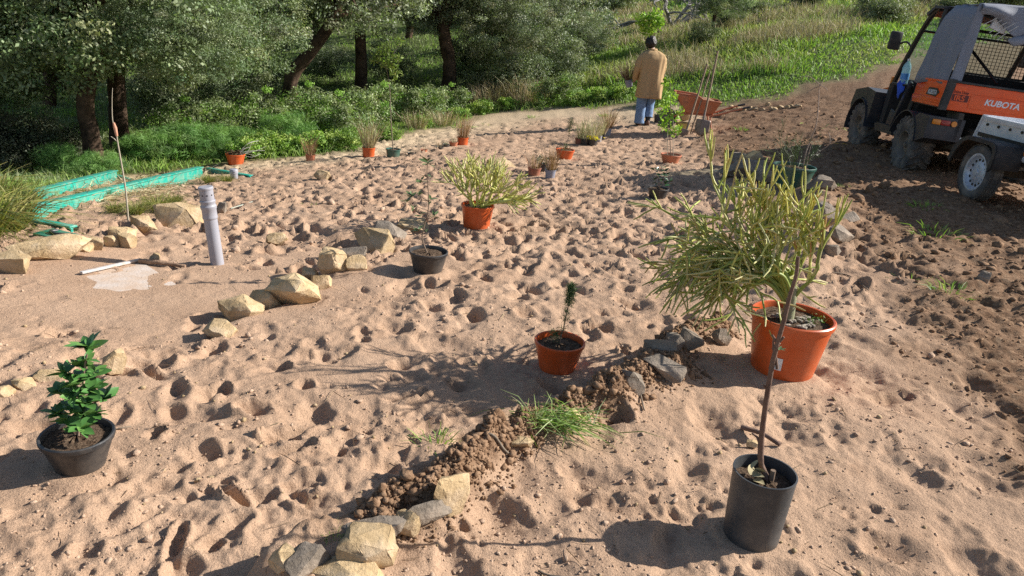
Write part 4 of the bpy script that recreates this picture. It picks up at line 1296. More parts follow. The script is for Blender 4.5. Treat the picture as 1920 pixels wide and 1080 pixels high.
# ---- dry grasses and the nursery pots
def dry(key, name, label, mat_, n, hgt, pal, seed, W=.005, lean=.35, **kw):
    t, zs, R1, h = potted(key, name, label, mat_, **kw)
    if n: grass_part(t, zs, R1 * .75, n, hgt, W, pal, seed, lean)
    return t, zs, R1, h
dry('orange_g', 'potted_dry_grass', 'dense straw-coloured dry grass in orange pot beside small green pot', TERRA, 190, .62, DRY, 71)
dry('small_g', 'potted_dry_grass', 'thin reddish dry grass in small faded pot at grass edge', TERRA2, 70, .40, RUST, 72)
dry('orange_f', 'potted_dry_grass', 'reddish dry grass in orange pot with small faded pot beside it', TERRA, 150, .52, RUST, 73)
dry('brown', 'potted_dry_grass', 'sparse dry grass in brown pot beside blue-grey pot', BROWNP, 60, .30, RUST, 74)
dry('blue', 'potted_dry_grass', 'tangled reddish dry grass in blue-grey pot', BLUEP, 110, .40, RUST, 75)
t, zs, R1, h = dry('dark_b', 'potted_grey_herb', 'low grey-leaved herb in dark pot behind blue-grey pot', BLACKP, 0, 0, None, 0)
gg = np.random.default_rng(76); P = np.array([-.05, 0, zs + .06]) + gg.normal(size=(120, 3)) * np.array([.055, .05, .03])
foliage_part(t, P, gg.normal(size=(120, 3)) + (0, 0, .5), .035, .014, [(.13, .16, .12), (.20, .22, .18), (.09, .12, .08)], HERB, 77)
t, zs, R1, h = dry('orange_b', 'potted_conifer_seedling', 'thin dark conifer seedling in big orange pot before the nursery pots', TERRA, 14, .16, RUST, 78, full=.9)
pts = smooth_path([np.array([0, 0, zs]), W2L(t, 1066, 255), W2L(t, 1071, 228)], 6)
mb = MB(); mb.tube(pts, .0035, 6); mb.build('stem', STEMG, t)
gg = np.random.default_rng(79); P = np.concatenate([np.array(pts[min(len(pts) - 1, i)]) + gg.normal(size=(50, 3)) * np.array([.02, .02, .03]) for i in (1, 2, 8, 9, 10, 11, 12)])
V, Fq = blade_arrays(P, gg.normal(size=P.shape) + (0, 0, 1), .05, .004, .2, gg)
link(bpy.data.objects.new('needles', np_mesh('needles', V, Fq, HERB, False, np.repeat(palette_cols(len(P), [(.05, .075, .03), (.07, .09, .04)], gg), 6, 0))), t)
PALE = [(.46, .41, .27), (.52, .46, .32), (.38, .33, .21), (.34, .36, .18)]
dry('cl_terra', 'potted_dry_grass', 'pale dry grass in dull red pot at end of nursery pot row', BROWNP, 90, .42, PALE, 81)
dry('cl_black', 'potted_dry_grass', 'pale dry grass in square-looking black pot next to dull red pot', BLACKP, 130, .48, PALE, 82)
t, zs, R1, h = dry('cl_black2', 'potted_yellow_flower', 'black nursery pot with yellow flowers below pale grass', BLACKP, 90, .50, PALE, 83)
gg = np.random.default_rng(84); P = np.array([-.01, -.03, zs + .05]) + gg.normal(size=(60, 3)) * np.array([.07, .03, .022])
foliage_part(t, P, gg.normal(size=(60, 3)) + (0, -.6, .6), .04, .03, [(.80, .66, .02), (.72, .60, .03)], HERB, 85, 'flowers')
dry('cl_grey', 'potted_dry_grass', 'pale grass in slim grey pot wedged among black nursery pots', GREYP, 80, .48, PALE, 86)
dry('cl_black3', 'potted_dry_grass', 'brownish grass in slim black pot between two grey pots', BLACKP, 70, .50, PALE + RUST, 87)
dry('cl_grey2', 'potted_dry_grass', 'rusty red dry grass in grey pot at the far end of nursery row', GREYP, 150, .58, RUST, 88, lean=.5)
dry('terra_s', 'small_plant_pot', 'small faded terracotta pot with wisps of grass beside orange pot', TERRA2, 16, .18, DRY, 89)
dry('blk_s1', 'small_plant_pot', 'small black pot with dry wisps beside another small black pot', BLACKP, 14, .16, DRY, 90)
dry('blk_s2', 'small_plant_pot', 'small black pot with dark leaves next to faded terracotta pot', BLACKP, 10, .10, GREY, 91)
dry('terra_s2', 'small_plant_pot', 'tiny terracotta pot half sunk in churned sand', TERRA2, 6, .10, DRY, 92)
dry('blk_s3', 'small_plant_pot', 'tiny black pot nearest the small green pot', BLACKP, 5, .06, GREY, 93)
t, zs, R1, h = dry('behind', 'potted_seedling', 'black pot with low green seedling behind person in jeans', BLACKP, 0, 0, None, 0)
gg = np.random.default_rng(94); P = np.array([0, 0, zs + .05]) + gg.normal(size=(60, 3)) * np.array([.05, .05, .035])
foliage_part(t, P, gg.normal(size=(60, 3)) + (0, 0, .6), .05, .03, GREEN, HERB, 95)
t, zs, R1, h = dry('orange_l', 'potted_pale_twigs', 'tapered orange pot with dark leaf litter and pale twigs spilling out', TERRA, 0, 0, None, 0, full=.96)
gg = np.random.default_rng(96); P = np.array([0, 0, zs + .02]) + gg.normal(size=(90, 3)) * np.array([.07, .05, .02])
foliage_part(t, P, gg.normal(size=(90, 3)) + (0, 0, .5), .05, .03, [(.05, .035, .02), (.09, .06, .03)], STRAW, 97, 'leaf_litter')
mb = MB()
for k in range(9):
    e = W2L(t, 470 + gg.uniform(0, 30), 255 + gg.uniform(0, 38), gg.normal() * .06)
    s = np.array([.05, 0, zs + .01]); mdl = (s + e) / 2 + gg.normal(size=3) * .04
    mb.tube(smooth_path([s, mdl, e], 3), [.005 - .0005 * i for i in range(7)], 6)
mb.build('twigs', pmat('white_twig', (.42, .40, .36), (.60, .58, .53), 10, .8), t, 60)
# ------------------------------------------------------------------ stones
def stone_material(name, a, b_, c, dust):
    mt, nt, b = nm(name)
    oi = nt.nodes.new('ShaderNodeObjectInfo')
    n1 = noise(nt, 9, 6, .65); n2 = noise(nt, 60, 5, .7); n3 = noise(nt, 4, 4)
    c1 = ramp(nt, n1.outputs['Fac'], [(.28, a), (.5, b_), (.75, c)]).outputs[0]
    c1 = mix(nt, .6, c1, ramp(nt, n2.outputs['Fac'], [(.3, (.7, .68, .64)), (.7, (1.12, 1.1, 1.08))]).outputs[0], 'MULTIPLY')
    hs = nt.nodes.new('ShaderNodeHueSaturation')
    mr = nt.nodes.new('ShaderNodeMapRange'); mr.inputs[3].default_value = .78; mr.inputs[4].default_value = 1.15
    nt.links.new(oi.outputs['Random'], mr.inputs[0]); nt.links.new(mr.outputs[0], hs.inputs['Value']); nt.links.new(c1, hs.inputs['Color'])
    d = ramp(nt, n3.outputs['Fac'], [(.5, (0, 0, 0)), (.72, (.55,) * 3)]).outputs[0]
    c1 = mix(nt, d, hs.outputs[0], dust)
    nt.links.new(c1, b.inputs['Base Color']); b.inputs['Roughness'].default_value = .92; b.inputs['Specular IOR Level'].default_value = .2
    bp = nt.nodes.new('ShaderNodeBump'); bp.inputs['Strength'].default_value = .9; bp.inputs['Distance'].default_value = .012
    nb = noise(nt, 35, 7, .7); nt.links.new(nb.outputs['Fac'], bp.inputs['Height']); nt.links.new(bp.outputs[0], b.inputs['Normal'])
    return mt
SAND_STONE = stone_material('sandstone', (.36, .25, .13), (.50, .37, .215), (.62, .49, .33), (.50, .37, .26))
GREY_STONE = stone_material('grey_stone', (.16, .13, .10), (.25, .21, .17), (.36, .31, .26), (.42, .31, .22))

def stone_mesh(seed, sx, sy, sz, boxy=.55, npts=19):
    g = np.random.default_rng(seed)
    d = unit(g.normal(size=(npts, 3)))
    k = np.abs(d).max(1, keepdims=True)
    p = d / (k ** boxy) * g.uniform(.82, 1.05, (npts, 1)) * .5
    bm = bmesh.new()
    for q in p: bm.verts.new(q)
    bmesh.ops.convex_hull(bm, input=bm.verts[:])
    for v in [v for v in bm.verts if not v.link_faces]: bm.verts.remove(v)
    bmesh.ops.dissolve_limit(bm, angle_limit=R(14), verts=bm.verts[:], edges=bm.edges[:])
    bmesh.ops.bevel(bm, geom=bm.edges[:], offset=.012, segments=1, affect='EDGES')
    bmesh.ops.triangulate(bm, faces=bm.faces[:])
    bmesh.ops.subdivide_edges(bm, edges=[e for e in bm.edges if e.calc_length() > .14], cuts=1)
    bmesh.ops.triangulate(bm, faces=bm.faces[:])
    bmesh.ops.subdivide_edges(bm, edges=[e for e in bm.edges if e.calc_length() > .14], cuts=1)
    for v in bm.verts:
        c = v.co
        w = pn(c.x * 3 + seed, c.y * 3 + c.z * 2.3, 1.0, seed % 9)
        w2 = pn(c.x * 9 + seed, c.y * 9 + c.z * 7.3, 1.0, seed % 7)
        v.co = c * (1 + .09 * float(w) + .045 * float(w2)) + Vector(g.normal(size=3) * .006)
        v.co = Vector((v.co.x * sx, v.co.y * sy, v.co.z * sz))
    me = bpy.data.meshes.new('stone')
    bm.to_mesh(me); bm.free()
    me.polygons.foreach_set('use_smooth', [True] * len(me.polygons))
    me.set_sharp_from_angle(angle=R(34))
    return me

_sc = [0]
def stone(px, py, w, h, label, mat_=None, yaw=None, tilt=0.0, sink=.28, deep=.75, group=None, boxy=.55, roll=0.0, name='stone'):
    _sc[0] += 1
    p = gat(px, py)
    s = mpp(p)
    W_, H_ = w * s * 1.08, h * s * 1.08
    me = stone_mesh(500 + _sc[0] * 7, W_ * 1.05, W_ * deep, H_, boxy)
    me.materials.append(mat_ or SAND_STONE)
    o = bpy.data.objects.new(name, me)
    g = random.Random(_sc[0])
    o.rotation_euler = (tilt, roll, (g.uniform(-.5, .5) if yaw is None else yaw))
    zb = float(macro(p[0], p[1]))
    o.location = (p[0], p[1], zb + H_ * (.5 - sink))
    link(o)
    return tag(o, label, 'stone', group)

RA = 'stones edging the reed bed'
for (px, py, w, h, lab, kw) in [
 (20, 505, 75, 46, 'big half buried sandstone block at outer end of reed bed row', {}),
 (100, 478, 135, 52, 'broad flat sandstone slab largest of the reed bed row', dict(deep=.6)),
 (152, 470, 44, 26, 'squat sandstone lump touching the broad flat slab', {}),
 (182, 466, 46, 28, 'pitted sandstone between squat lump and small blocks', {}),
 (208, 458, 32, 26, 'small square sandstone block beside leaning flat stone', {}),
 (228, 444, 48, 24, 'leaning flat sandstone above the small square block', dict(tilt=.3)),
 (238, 460, 34, 32, 'upright small sandstone with dark side at reed bed row', {}),
 (272, 428, 64, 34, 'sandstone wedge beside the large split rock', {}),
 (328, 418, 100, 50, 'large split sandstone rock near the grey pipe', dict(deep=.6)),
 (380, 402, 26, 26, 'little stone peeking out behind the grey pipe', {}),
 (418, 398, 24, 26, 'small brown stone just past the grey pipe', dict(mat_=GREY_STONE))]:
    stone(px, py, w, h, lab, group=RA, **kw)
RB = 'stones in the curved row beside the sunk slab'
for (px, py, w, h, lab, kw) in [
 (455, 594, 82, 58, 'brown faced sandstone block ending the curved stone row', dict(tilt=.2)),
 (500, 577, 72, 46, 'layered sandstone with mossy edge second in curved row', {}),
 (545, 562, 96, 62, 'largest pale sandstone of the curved row', dict(deep=.7)),
 (600, 536, 42, 36, 'round pitted sandstone beside the largest pale one', dict(boxy=.2)),
 (580, 518, 30, 24, 'small wedge stone behind the round pitted sandstone', {}),
 (622, 505, 66, 58, 'pyramid-like sandstone streaked with plant shadow', dict(boxy=.2)),
 (660, 484, 56, 34, 'greyish stone between pyramid-like rock and big yellow block', dict(mat_=GREY_STONE)),
 (668, 505, 40, 38, 'small sandstone in front of the greyish stone', {}),
 (703, 470, 72, 58, 'big yellow sandstone block tilted in curved row', dict(tilt=-.2, yaw=-.5)),
 (730, 448, 62, 44, 'dark shaded stone behind the big yellow block', dict(mat_=GREY_STONE, tilt=.3)),
 (772, 430, 70, 30, 'flat pale stone behind the thin sapling pot', {}),
 (520, 454, 40, 24, 'lone small stone on smooth sand behind the curved row', {})]:
    stone(px, py, w, h, lab, group=RB, **kw)
RC = 'stones near the broad leaved shrub'
for (px, py, w, h, lab, kw) in [
 (212, 690, 44, 50, 'upright sandstone chunk behind broad leaved shrub', dict(yaw=.6)),
 (100, 712, 62, 32, 'half buried sandstone behind broad leaved shrub with shaded end', {}),
 (48, 730, 44, 30, 'rough ochre stone beside half buried sandstone', {}),
 (2, 742, 46, 28, 'smooth pale stone past the rough ochre one', {}),
 (412, 620, 62, 36, 'sand covered stone in front of brown faced block', dict(sink=.45))]:
    stone(px, py, w, h, lab, group=RC, **kw)
RD = 'stones of the front earth ridge'
for (px, py, w, h, lab, kw) in [
 (684, 1044, 116, 84, 'large cracked cream sandstone at the foot of the earth ridge', dict(yaw=.1, deep=.8, sink=.2)),
 (584, 1068, 92, 70, 'dark grey rock with wet looking faces beside cream sandstone', dict(mat_=GREY_STONE, yaw=.4)),
 (650, 1085, 130, 50, 'low ochre stone below the large cream sandstone', {}),
 (536, 1062, 60, 50, 'pale stone half buried past the dark grey rock', {}),
 (712, 1000, 130, 46, 'flat grey slab tucked behind the cream sandstone', dict(mat_=GREY_STONE, deep=.5, yaw=.45)),
 (762, 992, 46, 58, 'narrow upright ochre stone beside the flat slab', {}),
 (838, 945, 84, 108, 'tall tilted olive grey slab leaning in the earth ridge', dict(yaw=.75, deep=.45, roll=.35, sink=.3)),
 (792, 968, 120, 44, 'long thin grey slab edge leaning below the tilted slab', dict(mat_=GREY_STONE, yaw=.6, deep=.35)),
 (978, 838, 46, 26, 'small pale stone under the pulled green grass', {}),
 (1066, 782, 44, 24, 'small olive stone behind the pulled green grass', {}),
 (1186, 728, 52, 52, 'upright pinkish stone at middle of the earth ridge', dict(mat_=GREY_STONE, tilt=.2)),
 (1244, 696, 78, 40, 'long grey slab lying in the upper earth ridge', dict(mat_=GREY_STONE, yaw=-.4)),
 (1234, 664, 60, 50, 'pointed brown slab set upright on the upper ridge', dict(mat_=GREY_STONE, yaw=-.2, deep=.5)),
 (1262, 648, 36, 36, 'lichen grey stone beside the pointed brown slab', dict(mat_=GREY_STONE)),
 (1288, 644, 56, 44, 'jagged pale grey stone in the cactus shade', dict(mat_=GREY_STONE, boxy=.2)),
 (1352, 640, 36, 34, 'rounded clay coloured lump below drooping cactus', dict(mat_=GREY_STONE, boxy=.1)),
 (1410, 836, 22, 18, 'tiny pale stone on the sand behind tall cylinder pot', {}) ]:
    stone(px, py, w, h, lab, group=RD, **kw)
RE = 'rocks piled by the green pot'
for (px, py, w, h, lab, kw) in [
 (1402, 332, 110, 48, 'broad pinkish boulder behind the big pencil cactus', dict(mat_=GREY_STONE, deep=.6)),
 (1388, 305, 42, 26, 'rounded stone on top of the broad pinkish boulder', dict(mat_=GREY_STONE)),
 (1412, 302, 40, 26, 'tan stone beside the rounded one above the boulder', {}),
 (1440, 340, 54, 34, 'grey stone between boulder and green pot', dict(mat_=GREY_STONE)),
 (1535, 352, 56, 30, 'flat stone at the foot of the green pot', dict(mat_=GREY_STONE)),
 (1540, 420, 56, 54, 'dusty angular rock right behind the cactus stems', dict(mat_=GREY_STONE)),
 (1570, 448, 54, 38, 'dusty rock fallen from the earth bank', dict(mat_=GREY_STONE)),
 (1556, 474, 36, 28, 'small dusty rock below the earth bank', dict(mat_=GREY_STONE)),
 (1590, 415, 40, 26, 'crumbling stone on the track side of the bank', dict(mat_=GREY_STONE)),
 (1845, 530, 30, 30, 'splintered dark stone on the earth track', dict(mat_=GREY_STONE)),
 (940, 312, 60, 24, 'flat pale rock beside the brown and blue-grey pots', {}),
 (604, 336, 30, 24, 'white crumpled stone on sand near the small faded pot', {})]:
    stone(px, py, w, h, lab, group=RE, **kw)
stone(291, 490, 17, 17, 'small yellow stone wedged behind the wooden stick', group=RA, sink=.05)
g9 = np.random.default_rng(9)
for i in range(14):
    stone(1370 + 9.5 * i + g9.uniform(-3, 3), 206 - i * .5 + g9.uniform(-5, 5), g9.uniform(9, 15), g9.uniform(7, 10), 'fist sized pale stone in the rubble line past the wheelbarrow', group='rubble line past the wheelbarrow')

# ------------------------------------------------------------------ clods, crumbs, pebbles (uncountable)
_bm = bmesh.new(); bmesh.ops.create_icosphere(_bm, subdivisions=1, radius=1.0); _bm.verts.ensure_lookup_table()
ICO_V = np.array([v.co for v in _bm.verts]); ICO_F = np.array([[v.index for v in f.verts] for f in _bm.faces]); _bm.free()
_bm = bmesh.new(); bmesh.ops.create_icosphere(_bm, subdivisions=2, radius=1.0)
ICO2_V = np.array([v.co for v in _bm.verts]); ICO2_F = np.array([[v.index for v in f.verts] for f in _bm.faces]); _bm.free()
def clods(name, xy, rad, mat_, label, g, V0=ICO_V, F0=ICO_F, jit=.22, sink=.3):
    n = len(xy); m_ = len(V0)
    S = rad[:, None, None] * g.uniform(.45, 1.25, (n, 1, 3))
    V = V0[None] * (1 + g.normal(size=(n, m_, 1)) * jit) * S
    a = g.uniform(0, 6.28, n); c, s = np.cos(a)[:, None], np.sin(a)[:, None]
    V = np.stack([V[..., 0] * c - V[..., 1] * s, V[..., 0] * s + V[..., 1] * c, V[..., 2] * .8], -1)
    V[..., 0] += xy[:, 0:1]; V[..., 1] += xy[:, 1:2]
    V[..., 2] += (gz(xy[:, 0], xy[:, 1]) + rad * sink)[:, None]
    Fq = (F0[None] + (np.arange(n) * m_)[:, None, None]).reshape(-1, 3)
    o = link(bpy.data.objects.new(name, np_mesh(name, V.reshape(-1, 3), Fq, mat_, False)))
    return tag(o, label, 'soil', kind='stuff')
EARTH = pmat('clod_earth', (.15, .085, .048), (.31, .20, .125), 30, .95, .8, 90, spec=.1)
SANDC = pmat('clod_sand', (.36, .24, .165), (.50, .36, .26), 14, .95, .8, 120, spec=.1)
g = np.random.default_rng(15)
def along(pl, n, lo, hi, off, sd):
    seg = np.linalg.norm(np.diff(pl, axis=0), axis=1); cum = np.concatenate([[0], np.cumsum(seg)]) / seg.sum()
    u = g.uniform(lo, hi, n)
    x = np.interp(u, cum, pl[:, 0]); y = np.interp(u, cum, pl[:, 1])
    d = np.stack([np.interp(u + .02, cum, pl[:, 0]) - x, np.interp(u + .02, cum, pl[:, 1]) - y], 1); d = unit(d)
    k = off + g.normal(size=n) * sd
    return np.stack([x + d[:, 1] * k, y - d[:, 0] * k], 1), u
xy, u = along(RIDGE, 9000, .12, .93, .075, .05)
keep = (pn(xy[:, 0], xy[:, 1], .32, 9) > -.12)
xy = np.concatenate([xy[keep]] + [q + g.normal(size=(360, 2)) * .062 for q in MOUNDS])
clods('earth_clods', xy, np.clip(g.lognormal(-5.4, .62, len(xy)), .0025, .024), EARTH, 'crumbly brown earth heaped along the front stone ridge', g, ICO_V, ICO_F, .30)
xy = sample_zone(5000, 2.6, 17, R(11), R(42), g, lambda x, y, g_: zone_masks(x, y)[1] > g_.uniform(.3, .8, len(x)))
clods('track_clods', xy, np.clip(g.lognormal(-4.95, .65, len(xy)), .004, .045) * np.clip(np.hypot(xy[:, 0], xy[:, 1]) / 5, .6, 1.7), EARTH, 'broken brown clods on the earth track', g, jit=.30, sink=.12)
xy = sample_zone(7500, 1.4, 12, -R(42), R(40), g, lambda x, y, g_: (zone_masks(x, y)[0] < .3) & (zone_masks(x, y)[1] < .6) & (zone_masks(x, y)[3] < g_.random(len(x)) + .15) & (pn(x, y, .8, 91) > g_.uniform(-.3, .3, len(x))))
clods('sand_crumbs', xy, np.clip(g.lognormal(-5.15, .55, len(xy)), .003, .026) * np.clip(np.hypot(xy[:, 0], xy[:, 1]) / 4.5, .6, 2.0), SANDC, 'small sand lumps and crumbs over the churned sand', g, jit=.30, sink=.15)
xy = sample_zone(500, 1.6, 9, -R(40), R(40), g, lambda x, y, g_: zone_masks(x, y)[0] < .3)
clods('pebbles', xy, np.clip(g.lognormal(-5.1, .4, len(xy)), .003, .014), SAND_STONE, 'pale pebbles scattered over the sand', g)
# twigs and roots lying about, too fine to count
g = np.random.default_rng(16)
xy = sample_zone(420, 1.6, 9, -R(40), R(40), g, lambda x, y, g_: zone_masks(x, y)[0] < .3)
P = np.stack([xy[:, 0], xy[:, 1], gz(xy[:, 0], xy[:, 1]) + .004], 1)
V, Fq = blade_arrays(P, g.normal(size=P.shape) * np.array([1, 1, .12]), g.uniform(.03, .13, len(P)), .0028, .05, g)
o = link(bpy.data.objects.new('plant_debris', np_mesh('plant_debris', V, Fq, STRAW, False, np.repeat(palette_cols(len(P), [(.10, .065, .04), (.20, .14, .09), (.30, .22, .14)], g), 6, 0))))
tag(o, 'thin root fibres and straw bits scattered over the sand', 'debris', kind='stuff')

# ------------------------------------------------------------------ sunk concrete slab, stick
CONC = pmat('pale_concrete', (.46, .37, .30), (.54, .47, .42), 12, .9, .4, 60, dirt=(.47, .335, .235), dscale=5, damt=1.0)
P0, P1, P2, P3 = [at(*q) for q in ((152, 514), (264, 489), (352, 545), (215, 585))]
mb = MB(); zc = np.mean([p[2] for p in (P0, P1, P2, P3)])
mb.v = []
vs = []
for p in (P0, P1, P2, P3): vs.append((p[0], p[1], float(gz(p[0], p[1])) - .06))
vs[0] = (vs[0][0], vs[0][1], vs[0][2] + .058); vs[1] = (vs[1][0], vs[1][1], vs[1][2] + .061); vs[2] = (vs[2][0], vs[2][1], vs[2][2] + .052); vs[3] = (vs[3][0], vs[3][1], vs[3][2] + .036)
lowv = [(x, y, z - .08) for x, y, z in vs]
mb.add(vs + lowv, [(0, 1, 2, 3), (4, 7, 6, 5), (0, 4, 5, 1), (1, 5, 6, 2), (2, 6, 7, 3), (3, 7, 4, 0)])
tag(mb.build('concrete_slab', CONC), 'pale concrete slab mostly buried in smooth sand', 'slab')
d01 = (P1 - P0); L = np.linalg.norm(d01[:2])
mb = MB(); mb.box((0, 0, 0), (L, .028, .016), None, .003)
o = mb.build('edge_strip', pmat('white_concrete', (.42, .41, .41), (.54, .53, .52), 30, .8, .2, dirt=(.47, .335, .235), dscale=9, damt=.9))
mid = (P0 + P1) / 2
o.location = (mid[0], mid[1], float(gz(mid[0], mid[1])) + .004); o.rotation_euler = (0, math.asin(max(-1, min(1, -(P1[2] - P0[2]) / L))), math.atan2(d01[1], d01[0]))
tag(o, 'thin white strip along the edge of the sunk slab', 'strip')
A, B = gat(262, 493), gat(348, 503)
mb = MB(); pp = smooth_path([A + (0, 0, .018), A * .6 + B * .4 + (0, 0, .022), A * .25 + B * .75 + (0, 0, .018), B + (0, 0, .012)], 5)
rough_tube(mb, pp, [.019 - .008 * i / len(pp) for i in range(len(pp))], 9, 3, .12)
tag(mb.build('wooden_stick', pmat('split_wood', (.20, .12, .075), (.34, .22, .14), 20, .9, .5, 60), None, 60), 'weathered split wooden stick lying by the grey pipe', 'stick')
A, B = gat(1388, 806), gat(1462, 838)
mb = MB(); pp = smooth_path([A + (0, 0, .012), (A + B) / 2 + (.004, .012, .018), B + (0, 0, .010)], 6)
rough_tube(mb, pp, [.011 - .003 * i / len(pp) for i in range(len(pp))], 8, 3, .1)
tag(mb.build('curved_branch', STEMD, None, 60), 'short curved brown branch lying behind the tall cylinder pot', 'stick')
for i, (pix, r, lab) in enumerate([([(1195, 722), (1200, 745), (1207, 775)], .004, 'dangling pale root hanging from the earth ridge'), ([(905, 818), (925, 830), (945, 845), (962, 852)], .005, 'forked tan root beside the pulled green grass'), ([(1560, 512), (1595, 516), (1628, 545)], .004, 'thin crooked twig on sand beside the big cactus pot'), ([(193, 803), (222, 806), (245, 798)], .003, 'short curled twig next to the broad leaved shrub pot'), ([(1010, 1062), (1030, 1070), (1075, 1082)], .004, 'thin root poking from sand in front of tall cylinder pot')]):
    P = [gat(*q) + (0, 0, .006 + .004 * random.random()) for q in pix]
    mb = MB(); mb.tube(smooth_path(P, 4), r, 7); tag(mb.build('root', TWIG, None, 60), lab, 'root')

# ------------------------------------------------------------------ grey drain pipes
PVC = pmat('grey_pvc', (.27, .275, .32), (.32, .325, .37), 3, .45, .03, 60, dirt=(.42, .34, .28), dscale=6, damt=.25)
def pipe(base, top_px, r, label, full=True):
    p = gat(*base)
    z0 = float(macro(p[0], p[1]))
    t = empty('drain_pipe', (p[0], p[1], z0), 0, label, 'pipe', rot=None)
    e = W2L(t, *top_px)
    L = float(np.linalg.norm(e)); q = Vector((0, 0, 1)).rotation_difference(Vector(e))
    t.rotation_mode = 'QUATERNION'; t.rotation_quaternion = q
    mb = MB()
    if full:
        mb.lathe([(r, -.1), (r, L * .66)], 36, cap0=True).build('tube', PVC, t)
        mb = MB(); mb.lathe([(r * 1.001, L * .60), (r * 1.10, L * .61), (r * 1.12, L * .625), (r * 1.08, L * .64), (r * 1.08, L * .72), (r * 1.18, L * .735), (r * 1.18, L * .765), (r * 1.08, L * .775), (r * 1.06, L * .80), (r * 1.15, L * .815), (r * 1.15, L * .83), (r * 1.06, L * .84)], 36); mb.build('collar', PVC, t)
        mb = MB(); mb.lathe([(r * 1.02, L * .78), (r * 1.02, L * .965), (r * 1.10, L * .97), (r * 1.12, L * .99), (r * 1.02, L), (r * .8, L * 1.004), (r * .3, L * .996), (.001, L * .998)], 36); cap = mb.build('cap', PVC, t)
        hm = pmat('vent_hole', (.01, .01, .012), (.014, .014, .016), 5, .9)
        for k in range(9):
            a = 2 * math.pi * k / 9 + .3
            mb = MB(); mb.disc((r * 1.014 * math.cos(a), r * 1.014 * math.sin(a), L * .905), (math.cos(a), math.sin(a), 0), r * .11, 10, .0015); mb.build('vent_hole', hm, cap)
    else:
        mb.lathe([(r, -.1), (r, L * .5), (r * 1.12, L * .52), (r * 1.12, L * .92), (r * 1.02, L)], 30, cap0=True).build('tube', PVC, t)
        mb = MB(); mb.lathe([(r * 1.02, L * .98), (r * .7, L * 1.03), (.001, L * 1.02)], 30); mb.build('cap', PVC, t)
        mb = MB(); mb.disc((r * .5, -r * 1.0, L * .72), (.45, -.9, 0), r * .12, 10, .002); mb.build('vent_hole', bpy.data.materials['vent_hole'], t)
    return t
pipe((408, 497), (385, 350), .046, 'upright grey plastic vent pipe with collars standing in sand')
pipe((439, 333), (438, 317), .050, 'short grey pipe stub beside the turquoise frame end', False)

# ------------------------------------------------------------------ turquoise plastic frame and lid
TURQ = pmat('turquoise_plastic', (.0, .30, .235), (.01, .36, .285), 5, .35, .02, 50, dirt=(.46, .35, .25), dscale=9, damt=.4)
TURQD = pmat('green_lid_plastic', (.0, .16, .105), (.005, .20, .135), 5, .4, .02, 50, dirt=(.46, .35, .25), dscale=9, damt=.3)
def board(t, a, b, w, h, name, mat_=TURQ):
    A, B = gat(*a), gat(*b)
    L = float(np.linalg.norm(B - A)); mid = (A + B) / 2
    mb = MB()
    mb.box((0, 0, h * .35), (L, w * .30, h * 1.7), None, .004)
    mb.box((0, w * .18, h * 1.2 + .004), (L * 1.002, w, .016), None, .004)
    o = mb.build(name, mat_, t)
    o.location = mid - np.array(t.location)
    o.rotation_euler = (0, -math.asin((B[2] - A[2]) / L), math.atan2(B[1] - A[1], B[0] - A[0]))
    return o
c = gat(215, 375)
t = empty('plastic_bed_frame', c, 0, 'long turquoise plastic rim of a sunken reed bed', 'frame')
board(t, (52, 416), (378, 330), .10, .10, 'near_rail'); board(t, (70, 378), (218, 338), .10, .10, 'far_rail')
board(t, (217, 332), (268, 346), .06, .03, 'end_rail'); board(t, (52, 415), (136, 434), .07, .03, 'end_rail')
t = empty('plastic_bed_frame', gat(430, 327), 0, 'short turquoise rim piece running behind the pipe stub', 'frame')
board(t, (388, 321), (470, 329), .07, .03, 'rail')
A = gat(105, 444)
t = empty('tank_lid', A, R(-20), 'small green plastic lid with black curved handle in sand', 'lid')
mb = MB(); mb.box((0, 0, .012), (.27, .17, .035), None, .006); mb.build('lid', TURQD, t)
mb = MB(); mb.tube(smooth_path([(-.04, .05, .035), (-.045, .0, .04), (.0, -.03, .042), (.07, -.02, .042), (.14, .03, .04)], 4), .011, 8); mb.build('handle', BLACKP, t)
A, B = gat(432, 392), gat(498, 368)
mb = MB(); mb.tube([A + (0, 0, .01), B + (0, 0, .015)], .012, 8, flat=.4); tag(mb.build('plastic_strip', pmat('faded_green_plastic', (.28, .34, .28), (.40, .42, .35), 20, .7, .2, dirt=(.46, .35, .25), dscale=8, damt=.7)), 'faded green plastic strip half covered by sand behind pipe', 'strip')
# grafted whip
p = gat(240, 412)
t = empty('grafted_whip', p, 0, 'thin grafted whip with orange tape rising by the reed bed', 'sapling')
mb = MB(); pp = smooth_path([(0, 0, -.03), W2L(t, 236, 360), W2L(t, 229, 315), W2L(t, 222, 275), W2L(t, 217, 245), W2L(t, 211, 225), W2L(t, 210, 190), W2L(t, 211, 165)], 4)
mb.tube(pp, [.0085 - .0068 * i / len(pp) for i in range(len(pp))], 7); mb.tube([W2L(t, 219, 265), W2L(t, 213, 259), W2L(t, 208, 256)], [.004, .0035, .003], 6); mb.build('stem', CANE, t, 60)
mb = MB(); mb.tube([W2L(t, 219, 255), W2L(t, 216, 240), W2L(t, 213, 230)], [.011, .015, .009], 8); mb.build('tape', pmat('orange_tape', (.42, .20, .12), (.50, .26, .17), 20, .5), t, 60)

